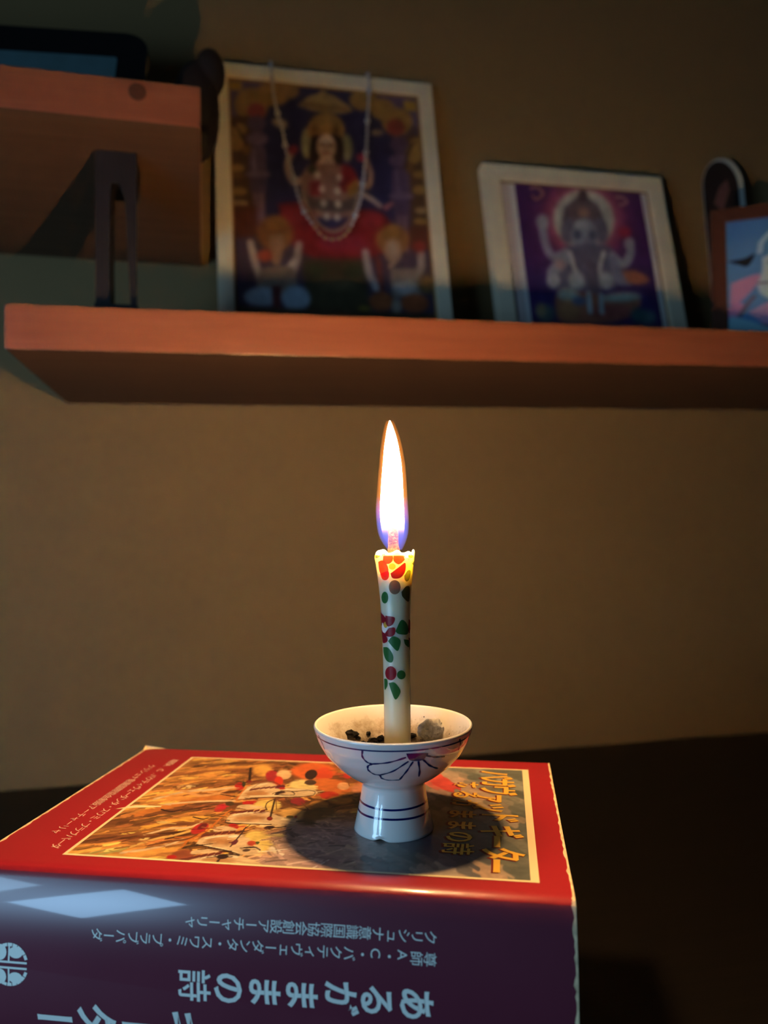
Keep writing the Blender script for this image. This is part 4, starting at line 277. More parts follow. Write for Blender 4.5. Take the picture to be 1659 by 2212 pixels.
ART_LAK=[('p',[[-0.0,-0.0],[1.0,-0.0],[1.0,1.0],[0.0,1.0]],(86,66,96),0.001),('p',[[0.178,0.138],[0.291,0.012],[0.502,-0.014],[0.718,0.003],[0.821,0.143],[0.823,0.599],[0.17,0.621]],(46,44,104),0.01),('p',[[-0.0,-0.0],[0.243,0.002],[0.178,0.124],[0.006,0.181]],(120,94,146),0.01),('p',[[0.777,0.005],[1.0,-0.0],[0.999,0.158],[0.857,0.095]],(116,92,140),0.01),('p',[[0.202,0.107],[0.193,0.142],[0.168,0.172],[0.133,0.19],[0.095,0.193],[0.061,0.181],[0.038,0.156],[0.03,0.122],[0.039,0.088],[0.063,0.058],[0.097,0.04],[0.136,0.036],[0.17,0.048],[0.194,0.074]],(196,148,66),0.012),('p',[[0.314,0.047],[0.305,0.073],[0.28,0.095],[0.245,0.109],[0.206,0.113],[0.171,0.105],[0.148,0.087],[0.14,0.063],[0.148,0.037],[0.173,0.014],[0.208,-0.0],[0.247,-0.004],[0.282,0.004],[0.306,0.022]],(196,148,66),0.012),('p',[[0.363,0.02],[0.358,0.04],[0.344,0.056],[0.324,0.067],[0.303,0.068],[0.284,0.062],[0.271,0.048],[0.267,0.029],[0.272,0.01],[0.285,-0.007],[0.305,-0.017],[0.326,-0.019],[0.346,-0.012],[0.359,0.002]],(186,146,84),0.01),('p',[[0.775,0.035],[0.767,0.058],[0.745,0.078],[0.714,0.091],[0.68,0.094],[0.651,0.087],[0.631,0.07],[0.624,0.048],[0.632,0.025],[0.654,0.005],[0.685,-0.008],[0.718,-0.011],[0.749,-0.003],[0.769,0.013]],(196,148,66),0.012),('p',[[0.867,0.072],[0.859,0.095],[0.839,0.115],[0.811,0.127],[0.781,0.13],[0.755,0.122],[0.737,0.106],[0.731,0.084],[0.739,0.06],[0.758,0.04],[0.786,0.028],[0.816,0.025],[0.843,0.033],[0.861,0.05]],(196,148,66),0.012),('p',[[0.958,0.124],[0.948,0.154],[0.923,0.179],[0.888,0.195],[0.85,0.198],[0.817,0.188],[0.794,0.166],[0.787,0.138],[0.797,0.108],[0.822,0.083],[0.857,0.067],[0.895,0.064],[0.929,0.074],[0.951,0.095]],(196,148,66),0.012),('p',[[0.184,0.138],[0.179,0.155],[0.166,0.169],[0.148,0.178],[0.128,0.18],[0.11,0.174],[0.097,0.162],[0.093,0.145],[0.098,0.128],[0.111,0.114],[0.129,0.105],[0.149,0.103],[0.167,0.109],[0.18,0.121]],(176,70,70),0.012),('p',[[0.912,0.154],[0.906,0.172],[0.892,0.187],[0.872,0.196],[0.85,0.198],[0.83,0.192],[0.817,0.179],[0.813,0.162],[0.819,0.144],[0.833,0.129],[0.854,0.119],[0.876,0.118],[0.895,0.124],[0.908,0.137]],(176,70,60),0.012),('p',[[0.008,0.014],[0.07,0.011],[0.069,0.052],[0.01,0.054]],(232,180,50),0.004),('p',[[0.919,0.024],[0.986,0.024],[0.986,0.069],[0.92,0.07]],(232,180,50),0.004),('p',[[0.003,0.181],[0.107,0.166],[0.109,0.603],[0.003,0.609]],(104,70,46),0.01),('p',[[0.92,0.194],[1.006,0.187],[1.004,0.661],[0.905,0.63]],(110,74,46),0.01),('p',[[0.184,0.195],[0.18,0.211],[0.166,0.224],[0.147,0.232],[0.127,0.234],[0.108,0.229],[0.095,0.217],[0.091,0.202],[0.096,0.187],[0.109,0.173],[0.128,0.165],[0.148,0.163],[0.167,0.168],[0.18,0.18]],(108,84,128),0.008),('p',[[0.191,0.265],[0.185,0.28],[0.17,0.292],[0.148,0.3],[0.124,0.302],[0.102,0.297],[0.088,0.287],[0.082,0.274],[0.088,0.259],[0.103,0.247],[0.125,0.239],[0.149,0.237],[0.171,0.241],[0.186,0.251]],(130,100,146),0.01),('p',[[0.096,0.308],[0.176,0.302],[0.181,0.413],[0.088,0.419]],(108,84,128),0.006),('p',[[0.198,0.426],[0.191,0.434],[0.173,0.442],[0.148,0.447],[0.12,0.449],[0.095,0.447],[0.077,0.442],[0.071,0.434],[0.078,0.426],[0.095,0.419],[0.12,0.414],[0.149,0.412],[0.174,0.413],[0.191,0.419]],(136,108,150),0.006),('p',[[0.088,0.447],[0.18,0.441],[0.17,0.511],[0.095,0.516]],(96,74,120),0.006),('p',[[0.102,0.515],[0.165,0.511],[0.158,0.675],[0.117,0.678]],(140,104,140),0.006),('s',[[0.12,0.313],[0.119,0.41]],14,(150,122,166)),('s',[[0.148,0.519],[0.149,0.656]],12,(166,128,160)),('p',[[0.926,0.238],[0.92,0.254],[0.906,0.268],[0.885,0.277],[0.862,0.279],[0.842,0.273],[0.829,0.261],[0.824,0.246],[0.83,0.229],[0.845,0.215],[0.866,0.207],[0.888,0.205],[0.909,0.21],[0.922,0.222]],(108,84,128),0.008),('p',[[0.931,0.311],[0.924,0.326],[0.907,0.339],[0.883,0.347],[0.856,0.349],[0.833,0.344],[0.817,0.334],[0.812,0.32],[0.819,0.305],[0.836,0.292],[0.86,0.283],[0.886,0.281],[0.91,0.286],[0.926,0.297]],(130,100,146),0.01),('p',[[0.826,0.355],[0.914,0.349],[0.914,0.465],[0.813,0.471]],(108,84,128),0.006),('p',[[0.932,0.478],[0.924,0.487],[0.905,0.495],[0.877,0.5],[0.846,0.502],[0.819,0.5],[0.8,0.494],[0.794,0.487],[0.801,0.478],[0.821,0.471],[0.848,0.465],[0.879,0.463],[0.906,0.465],[0.925,0.471]],(136,108,150),0.006),('p',[[0.812,0.5],[0.912,0.494],[0.898,0.566],[0.816,0.571]],(96,74,120),0.006),('p',[[0.825,0.57],[0.893,0.567],[0.879,0.737],[0.834,0.739]],(140,104,140),0.006),('s',[[0.852,0.36],[0.847,0.462]],14,(150,122,166)),('s',[[0.874,0.575],[0.87,0.716]],12,(166,128,160)),('p',[[0.074,0.288],[0.07,0.307],[0.06,0.322],[0.044,0.331],[0.027,0.333],[0.012,0.326],[0.001,0.312],[-0.002,0.294],[0.002,0.276],[0.012,0.26],[0.028,0.251],[0.045,0.249],[0.06,0.256],[0.071,0.27]],(196,148,66),0.008),('p',[[0.091,0.231],[0.087,0.243],[0.076,0.254],[0.06,0.26],[0.043,0.262],[0.028,0.258],[0.017,0.249],[0.014,0.237],[0.017,0.224],[0.028,0.214],[0.044,0.207],[0.061,0.205],[0.076,0.21],[0.087,0.219]],(196,148,66),0.008),('p',[[0.105,0.321],[0.102,0.333],[0.096,0.343],[0.087,0.349],[0.076,0.35],[0.067,0.345],[0.061,0.336],[0.059,0.324],[0.061,0.312],[0.068,0.302],[0.077,0.296],[0.087,0.295],[0.096,0.3],[0.103,0.309]],(148,104,46),0.008),('p',[[0.07,0.407],[0.067,0.415],[0.057,0.422],[0.043,0.426],[0.027,0.427],[0.013,0.425],[0.003,0.419],[0.0,0.412],[0.004,0.404],[0.013,0.397],[0.027,0.392],[0.043,0.391],[0.057,0.394],[0.067,0.399]],(196,148,66),0.008),('p',[[0.072,0.441],[0.069,0.446],[0.059,0.45],[0.046,0.452],[0.031,0.453],[0.018,0.452],[0.008,0.45],[0.005,0.446],[0.008,0.441],[0.018,0.437],[0.031,0.435],[0.046,0.434],[0.059,0.435],[0.069,0.437]],(148,104,46),0.008),('p',[[0.08,0.51],[0.076,0.518],[0.064,0.526],[0.047,0.53],[0.028,0.531],[0.011,0.529],[-0.0,0.523],[-0.005,0.515],[-0.0,0.506],[0.011,0.499],[0.029,0.494],[0.047,0.493],[0.064,0.496],[0.076,0.501]],(196,148,66),0.008),('p',[[0.083,0.564],[0.078,0.571],[0.065,0.578],[0.047,0.582],[0.027,0.583],[0.009,0.581],[-0.004,0.576],[-0.008,0.569],[-0.003,0.562],[0.009,0.556],[0.027,0.551],[0.048,0.55],[0.066,0.552],[0.078,0.557]],(206,170,110),0.008),('p',[[0.993,0.277],[0.987,0.297],[0.974,0.313],[0.957,0.323],[0.938,0.324],[0.921,0.317],[0.91,0.302],[0.907,0.284],[0.912,0.264],[0.925,0.248],[0.942,0.238],[0.962,0.236],[0.978,0.244],[0.989,0.258]],(196,148,66),0.008),('p',[[1.004,0.225],[1.0,0.238],[0.99,0.249],[0.976,0.256],[0.96,0.257],[0.947,0.252],[0.938,0.242],[0.935,0.23],[0.939,0.217],[0.95,0.206],[0.964,0.199],[0.979,0.198],[0.993,0.202],[1.002,0.212]],(196,148,66),0.008),('p',[[0.943,0.34],[0.94,0.352],[0.933,0.363],[0.924,0.369],[0.914,0.37],[0.906,0.365],[0.9,0.355],[0.899,0.343],[0.901,0.33],[0.908,0.319],[0.917,0.313],[0.927,0.312],[0.936,0.317],[0.941,0.327]],(148,104,46),0.008),('p',[[1.004,0.372],[1.0,0.381],[0.99,0.388],[0.976,0.392],[0.961,0.393],[0.948,0.391],[0.939,0.385],[0.936,0.377],[0.94,0.368],[0.949,0.361],[0.963,0.356],[0.978,0.355],[0.992,0.358],[1.001,0.364]],(196,148,66),0.008),('p',[[1.003,0.445],[0.999,0.455],[0.988,0.463],[0.973,0.468],[0.956,0.469],[0.941,0.466],[0.931,0.459],[0.928,0.45],[0.932,0.44],[0.943,0.432],[0.959,0.427],[0.975,0.425],[0.99,0.429],[1.0,0.436]],(196,148,66),0.008),('p',[[1.002,0.539],[0.998,0.546],[0.987,0.551],[0.972,0.555],[0.955,0.556],[0.941,0.554],[0.931,0.549],[0.927,0.543],[0.931,0.537],[0.942,0.531],[0.957,0.528],[0.974,0.527],[0.988,0.529],[0.998,0.533]],(206,170,110),0.008),('p',[[1.0,0.589],[0.995,0.596],[0.983,0.601],[0.966,0.605],[0.947,0.606],[0.93,0.604],[0.919,0.6],[0.915,0.594],[0.92,0.588],[0.932,0.582],[0.949,0.578],[0.968,0.577],[0.984,0.579],[0.996,0.583]],(196,148,66),0.008),('s',[[0.018,0.208],[0.044,0.234],[0.082,0.302]],12,(60,40,36)),('s',[[0.895,0.343],[0.925,0.268],[0.962,0.22]],12,(70,46,36)),('p',[[0.349,0.098],[0.403,0.053],[0.46,0.03],[0.485,0.009],[0.509,0.025],[0.566,0.046],[0.639,0.099],[0.547,0.118],[0.433,0.116]],(206,170,100),0.006),('p',[[0.629,0.096],[0.615,0.103],[0.576,0.108],[0.522,0.109],[0.463,0.108],[0.41,0.103],[0.374,0.097],[0.362,0.09],[0.376,0.083],[0.414,0.078],[0.468,0.076],[0.527,0.078],[0.581,0.082],[0.617,0.089]],(170,130,70),0.006),('s',[[0.494,0.111],[0.493,0.155]],12,(196,148,66)),('p',[[0.421,0.269],[0.417,0.3],[0.407,0.326],[0.394,0.34],[0.38,0.341],[0.367,0.329],[0.359,0.304],[0.357,0.274],[0.361,0.242],[0.37,0.217],[0.383,0.202],[0.398,0.201],[0.41,0.214],[0.418,0.238]],(178,180,130),0.012),('p',[[0.624,0.275],[0.62,0.304],[0.611,0.327],[0.599,0.34],[0.586,0.341],[0.574,0.33],[0.567,0.308],[0.565,0.28],[0.569,0.251],[0.578,0.228],[0.59,0.214],[0.604,0.213],[0.615,0.225],[0.622,0.247]],(178,180,130),0.012),('p',[[0.59,0.191],[0.579,0.226],[0.55,0.256],[0.511,0.274],[0.467,0.278],[0.429,0.265],[0.403,0.24],[0.394,0.206],[0.405,0.171],[0.433,0.141],[0.472,0.122],[0.516,0.119],[0.555,0.131],[0.581,0.157]],(196,148,66),0.01),('p',[[0.542,0.158],[0.536,0.174],[0.522,0.188],[0.502,0.197],[0.481,0.199],[0.461,0.193],[0.448,0.182],[0.444,0.166],[0.449,0.15],[0.463,0.136],[0.483,0.128],[0.505,0.126],[0.524,0.131],[0.537,0.143]],(214,164,80),0.008),('p',[[0.452,0.202],[0.449,0.211],[0.443,0.219],[0.435,0.224],[0.425,0.225],[0.417,0.221],[0.411,0.214],[0.41,0.205],[0.412,0.196],[0.418,0.188],[0.427,0.183],[0.436,0.182],[0.444,0.185],[0.45,0.193]],(148,104,46),0.006),('p',[[0.566,0.2],[0.563,0.21],[0.557,0.218],[0.548,0.223],[0.539,0.223],[0.53,0.22],[0.525,0.213],[0.523,0.203],[0.525,0.194],[0.532,0.186],[0.54,0.181],[0.55,0.18],[0.558,0.183],[0.564,0.191]],(148,104,46),0.006),('p',[[0.414,0.234],[0.56,0.222],[0.573,0.322],[0.538,0.368],[0.426,0.375],[0.395,0.335]],(52,34,32),0.008),('p',[[0.537,0.274],[0.531,0.301],[0.516,0.323],[0.496,0.336],[0.473,0.338],[0.454,0.328],[0.44,0.308],[0.436,0.282],[0.442,0.255],[0.457,0.233],[0.477,0.22],[0.5,0.218],[0.519,0.228],[0.533,0.249]],(226,188,168),0.008),('p',[[0.523,0.243],[0.519,0.251],[0.509,0.258],[0.495,0.262],[0.479,0.263],[0.465,0.261],[0.455,0.256],[0.452,0.249],[0.456,0.241],[0.466,0.234],[0.48,0.23],[0.496,0.228],[0.51,0.231],[0.52,0.236]],(236,214,214),0.008),('s',[[0.454,0.27],[0.477,0.27]],9,(70,40,40)),('s',[[0.5,0.27],[0.522,0.27]],9,(70,40,40)),('s',[[0.468,0.31],[0.505,0.308]],9,(170,60,60)),('s',[[0.487,0.271],[0.486,0.296]],5,(190,140,120)),('p',[[0.455,0.327],[0.516,0.323],[0.531,0.361],[0.426,0.368]],(226,188,168),0.006),('s',[[0.384,0.421],[0.313,0.453],[0.283,0.385],[0.308,0.313]],44,(206,168,150)),('s',[[0.602,0.413],[0.682,0.451],[0.709,0.392],[0.688,0.314]],40,(206,160,150)),('p',[[0.34,0.303],[0.337,0.313],[0.331,0.321],[0.321,0.326],[0.31,0.326],[0.301,0.323],[0.294,0.316],[0.292,0.307],[0.295,0.298],[0.302,0.29],[0.311,0.285],[0.322,0.284],[0.331,0.287],[0.338,0.294]],(200,50,80),0.006),('p',[[0.686,0.314],[0.683,0.323],[0.677,0.331],[0.667,0.335],[0.657,0.336],[0.648,0.333],[0.642,0.326],[0.64,0.317],[0.642,0.308],[0.649,0.301],[0.659,0.296],[0.669,0.296],[0.678,0.299],[0.684,0.305]],(214,50,90),0.006),('p',[[0.295,0.199],[0.288,0.207],[0.274,0.211],[0.256,0.211],[0.238,0.207],[0.224,0.199],[0.216,0.189],[0.216,0.179],[0.223,0.171],[0.237,0.166],[0.255,0.166],[0.273,0.171],[0.287,0.179],[0.295,0.189]],(210,180,140),0.01),('p',[[0.793,0.189],[0.79,0.196],[0.78,0.202],[0.767,0.206],[0.752,0.207],[0.738,0.205],[0.729,0.201],[0.726,0.195],[0.73,0.188],[0.739,0.182],[0.753,0.178],[0.768,0.177],[0.781,0.179],[0.79,0.183]],(200,170,130),0.01),('s',[[0.64,0.475],[0.704,0.506],[0.744,0.532]],34,(222,190,176)),('p',[[0.752,0.539],[0.812,0.504],[0.823,0.521],[0.776,0.555]],(214,120,130),0.006),('p',[[0.386,0.371],[0.571,0.358],[0.634,0.433],[0.63,0.511],[0.595,0.59],[0.387,0.602],[0.342,0.521],[0.353,0.423]],(170,120,104),0.008),('p',[[0.567,0.351],[0.62,0.369],[0.638,0.432],[0.583,0.478],[0.543,0.467]],(166,28,40),0.008),('p',[[0.576,0.458],[0.634,0.411],[0.64,0.468],[0.59,0.506]],(200,140,50),0.008),('p',[[0.392,0.448],[0.44,0.438],[0.446,0.501],[0.39,0.511]],(166,28,40),0.008),('p',[[0.429,0.386],[0.427,0.395],[0.42,0.403],[0.41,0.408],[0.399,0.408],[0.39,0.405],[0.383,0.398],[0.381,0.389],[0.384,0.38],[0.391,0.372],[0.401,0.367],[0.411,0.366],[0.421,0.37],[0.427,0.377]],(76,80,50),0.008),('p',[[0.374,0.512],[0.437,0.522],[0.549,0.523],[0.623,0.504],[0.596,0.562],[0.388,0.567]],(96,80,76),0.012),('p',[[0.225,0.556],[0.342,0.542],[0.404,0.587],[0.434,0.641],[0.529,0.643],[0.628,0.56],[0.743,0.561],[0.797,0.622],[0.768,0.728],[0.627,0.783],[0.382,0.78],[0.275,0.717]],(166,28,40),0.012),('p',[[0.356,0.603],[0.349,0.622],[0.331,0.637],[0.306,0.646],[0.279,0.648],[0.254,0.641],[0.237,0.628],[0.231,0.61],[0.238,0.592],[0.255,0.577],[0.28,0.567],[0.308,0.566],[0.333,0.572],[0.35,0.586]],(190,44,56),0.02),('p',[[0.757,0.595],[0.75,0.611],[0.731,0.624],[0.705,0.633],[0.676,0.634],[0.65,0.629],[0.632,0.617],[0.627,0.603],[0.634,0.587],[0.652,0.574],[0.679,0.565],[0.708,0.564],[0.734,0.569],[0.752,0.58]],(196,46,60),0.02),('p',[[0.671,0.705],[0.657,0.724],[0.621,0.74],[0.569,0.75],[0.512,0.753],[0.462,0.747],[0.427,0.734],[0.415,0.717],[0.428,0.699],[0.464,0.683],[0.515,0.672],[0.572,0.669],[0.624,0.675],[0.659,0.687]],(190,40,70),0.03),('s',[[0.351,0.493],[0.373,0.561],[0.418,0.628],[0.488,0.662],[0.561,0.634],[0.612,0.561],[0.64,0.475]],20,(190,160,130)),('p',[[0.448,0.413],[0.447,0.42],[0.442,0.426],[0.435,0.43],[0.428,0.431],[0.422,0.428],[0.418,0.422],[0.416,0.415],[0.418,0.407],[0.423,0.401],[0.429,0.397],[0.436,0.397],[0.443,0.4],[0.447,0.405]],(238,226,206),0.008),('p',[[0.561,0.416],[0.559,0.423],[0.554,0.43],[0.548,0.433],[0.541,0.434],[0.534,0.431],[0.53,0.425],[0.529,0.418],[0.53,0.411],[0.535,0.404],[0.542,0.401],[0.549,0.4],[0.555,0.403],[0.56,0.409]],(238,226,206),0.008),('p',[[0.466,0.475],[0.465,0.482],[0.46,0.489],[0.453,0.492],[0.446,0.493],[0.44,0.49],[0.436,0.484],[0.434,0.477],[0.436,0.47],[0.441,0.463],[0.447,0.46],[0.455,0.459],[0.461,0.462],[0.465,0.468]],(238,226,206),0.008),('p',[[0.547,0.477],[0.545,0.485],[0.54,0.491],[0.533,0.494],[0.526,0.495],[0.52,0.492],[0.516,0.486],[0.514,0.479],[0.516,0.472],[0.521,0.465],[0.527,0.462],[0.535,0.461],[0.541,0.464],[0.545,0.47]],(238,226,206),0.008),('p',[[0.472,0.538],[0.471,0.545],[0.466,0.551],[0.459,0.555],[0.452,0.555],[0.446,0.552],[0.442,0.547],[0.441,0.54],[0.442,0.532],[0.447,0.526],[0.453,0.523],[0.461,0.522],[0.467,0.525],[0.471,0.531]],(238,226,206),0.008),('p',[[0.544,0.537],[0.543,0.544],[0.538,0.551],[0.531,0.554],[0.524,0.555],[0.518,0.552],[0.514,0.546],[0.512,0.539],[0.514,0.532],[0.519,0.525],[0.525,0.522],[0.533,0.521],[0.539,0.524],[0.543,0.53]],(238,226,206),0.008),('p',[[0.482,0.596],[0.481,0.604],[0.476,0.61],[0.47,0.613],[0.462,0.614],[0.456,0.611],[0.452,0.605],[0.451,0.598],[0.452,0.591],[0.457,0.585],[0.464,0.581],[0.471,0.581],[0.477,0.584],[0.481,0.589]],(238,226,206),0.008),('p',[[0.537,0.597],[0.535,0.604],[0.53,0.61],[0.524,0.614],[0.517,0.614],[0.51,0.611],[0.506,0.606],[0.505,0.599],[0.507,0.591],[0.511,0.585],[0.518,0.582],[0.525,0.581],[0.531,0.584],[0.535,0.59]],(238,226,206),0.008),('p',[[0.003,0.576],[0.117,0.569],[0.123,0.698],[0.002,0.717]],(120,56,36),0.012),('p',[[0.889,0.617],[1.015,0.61],[1.013,0.724],[0.891,0.723]],(120,60,44),0.012),('p',[[0.336,0.789],[0.644,0.775],[0.658,1.01],[0.345,1.019]],(84,72,44),0.02),('p',[[0.616,0.879],[0.603,0.895],[0.57,0.908],[0.522,0.916],[0.469,0.918],[0.423,0.913],[0.391,0.902],[0.379,0.888],[0.391,0.873],[0.424,0.86],[0.471,0.852],[0.524,0.85],[0.572,0.854],[0.604,0.865]],(110,92,56),0.03),('p',[[0.443,0.832],[0.438,0.844],[0.425,0.854],[0.406,0.86],[0.385,0.86],[0.367,0.856],[0.354,0.847],[0.35,0.835],[0.355,0.824],[0.368,0.814],[0.387,0.808],[0.408,0.807],[0.426,0.811],[0.439,0.82]],(70,80,46),0.02),('p',[[0.634,0.831],[0.628,0.843],[0.615,0.853],[0.595,0.859],[0.574,0.86],[0.555,0.855],[0.542,0.846],[0.538,0.835],[0.543,0.823],[0.556,0.813],[0.576,0.806],[0.597,0.806],[0.616,0.81],[0.629,0.819]],(66,76,46),0.02),('p',[[0.299,0.682],[0.289,0.715],[0.263,0.742],[0.226,0.758],[0.185,0.76],[0.149,0.747],[0.124,0.723],[0.115,0.691],[0.125,0.658],[0.151,0.631],[0.188,0.615],[0.229,0.612],[0.266,0.625],[0.291,0.65]],(176,110,52),0.015),('p',[[0.269,0.636],[0.264,0.651],[0.248,0.663],[0.227,0.671],[0.203,0.672],[0.181,0.667],[0.167,0.656],[0.162,0.641],[0.167,0.626],[0.182,0.614],[0.204,0.606],[0.228,0.605],[0.25,0.61],[0.264,0.621]],(190,120,50),0.012),('p',[[0.176,0.695],[0.245,0.691],[0.236,0.78],[0.212,0.821],[0.182,0.802]],(206,150,110),0.01),('s',[[0.085,0.733],[0.099,0.799],[0.12,0.871]],46,(220,196,190)),('s',[[0.322,0.728],[0.304,0.797],[0.272,0.879]],46,(216,190,180)),('s',[[0.297,0.797],[0.249,0.853]],40,(220,200,196)),('p',[[0.19,0.782],[0.186,0.794],[0.175,0.803],[0.16,0.809],[0.143,0.81],[0.128,0.805],[0.118,0.797],[0.114,0.785],[0.118,0.773],[0.129,0.764],[0.144,0.758],[0.161,0.757],[0.176,0.761],[0.186,0.77]],(214,80,50),0.012),('p',[[0.128,0.838],[0.273,0.825],[0.302,0.904],[0.255,0.959],[0.149,0.963],[0.105,0.912]],(170,140,120),0.012),('p',[[0.225,0.953],[0.215,0.971],[0.19,0.986],[0.154,0.994],[0.114,0.995],[0.078,0.989],[0.053,0.976],[0.045,0.96],[0.054,0.942],[0.079,0.928],[0.115,0.919],[0.155,0.917],[0.191,0.924],[0.216,0.937]],(190,206,226),0.012),('p',[[0.362,0.956],[0.355,0.979],[0.335,0.998],[0.307,1.009],[0.277,1.01],[0.249,1.001],[0.231,0.983],[0.224,0.96],[0.232,0.937],[0.251,0.918],[0.279,0.907],[0.31,0.905],[0.337,0.915],[0.356,0.933]],(176,200,226),0.012),('p',[[0.18,0.909],[0.225,0.907],[0.216,1.0],[0.178,1.001]],(130,50,50),0.008),('p',[[0.89,0.68],[0.879,0.711],[0.852,0.737],[0.815,0.752],[0.775,0.754],[0.74,0.742],[0.716,0.719],[0.708,0.689],[0.718,0.658],[0.745,0.633],[0.782,0.617],[0.822,0.615],[0.858,0.627],[0.882,0.65]],(196,126,60),0.015),('p',[[0.842,0.644],[0.837,0.658],[0.825,0.67],[0.808,0.677],[0.79,0.678],[0.773,0.673],[0.763,0.662],[0.759,0.648],[0.764,0.634],[0.776,0.622],[0.793,0.615],[0.811,0.614],[0.827,0.619],[0.838,0.63]],(206,140,60),0.01),('p',[[0.842,0.732],[0.836,0.756],[0.823,0.776],[0.804,0.788],[0.783,0.789],[0.765,0.779],[0.753,0.76],[0.75,0.736],[0.756,0.712],[0.769,0.691],[0.788,0.68],[0.809,0.679],[0.827,0.689],[0.839,0.708]],(220,176,140),0.012),('s',[[0.797,0.706],[0.802,0.775],[0.772,0.804]],26,(224,184,156)),('s',[[0.653,0.747],[0.665,0.836],[0.695,0.897]],50,(206,186,186)),('s',[[0.94,0.741],[0.937,0.798],[0.902,0.841]],50,(210,186,176)),('s',[[0.716,0.779],[0.725,0.944]],30,(150,60,50)),('p',[[0.772,0.811],[0.92,0.805],[0.922,0.923],[0.774,0.942]],(190,166,150),0.015),('p',[[0.899,0.89],[0.892,0.902],[0.876,0.912],[0.853,0.918],[0.827,0.919],[0.804,0.914],[0.789,0.905],[0.784,0.894],[0.79,0.881],[0.807,0.871],[0.83,0.865],[0.855,0.864],[0.878,0.869],[0.894,0.878]],(222,206,206),0.015),('p',[[0.781,0.955],[0.774,0.973],[0.755,0.988],[0.729,0.997],[0.7,0.998],[0.675,0.991],[0.658,0.977],[0.652,0.959],[0.659,0.942],[0.678,0.927],[0.704,0.918],[0.733,0.917],[0.758,0.924],[0.775,0.938]],(206,100,46),0.012),('p',[[0.961,0.956],[0.953,0.975],[0.931,0.99],[0.901,0.998],[0.868,0.999],[0.839,0.992],[0.82,0.979],[0.813,0.961],[0.821,0.943],[0.843,0.928],[0.873,0.919],[0.906,0.918],[0.935,0.925],[0.955,0.939]],(210,96,46),0.012),('p',[[0.817,0.975],[0.813,0.99],[0.806,1.002],[0.796,1.008],[0.785,1.009],[0.776,1.003],[0.77,0.991],[0.768,0.976],[0.771,0.961],[0.778,0.949],[0.788,0.942],[0.799,0.942],[0.809,0.948],[0.815,0.96]],(200,180,160),0.01),('p',[[0.999,0.872],[0.994,0.89],[0.982,0.905],[0.965,0.914],[0.946,0.914],[0.93,0.907],[0.919,0.893],[0.916,0.875],[0.921,0.857],[0.934,0.842],[0.951,0.833],[0.969,0.832],[0.986,0.84],[0.996,0.854]],(170,120,56),0.02),('p',[[0.659,0.99],[0.655,0.994],[0.646,0.999],[0.634,1.001],[0.619,1.001],[0.607,1.0],[0.598,0.996],[0.595,0.992],[0.599,0.987],[0.607,0.983],[0.62,0.98],[0.634,0.98],[0.647,0.982],[0.656,0.985]],(180,150,40),0.01),('p',[[0.973,0.705],[0.968,0.716],[0.957,0.725],[0.941,0.731],[0.924,0.732],[0.909,0.727],[0.899,0.719],[0.896,0.708],[0.9,0.697],[0.911,0.688],[0.927,0.682],[0.944,0.681],[0.959,0.685],[0.969,0.694]],(190,60,56),0.015)]
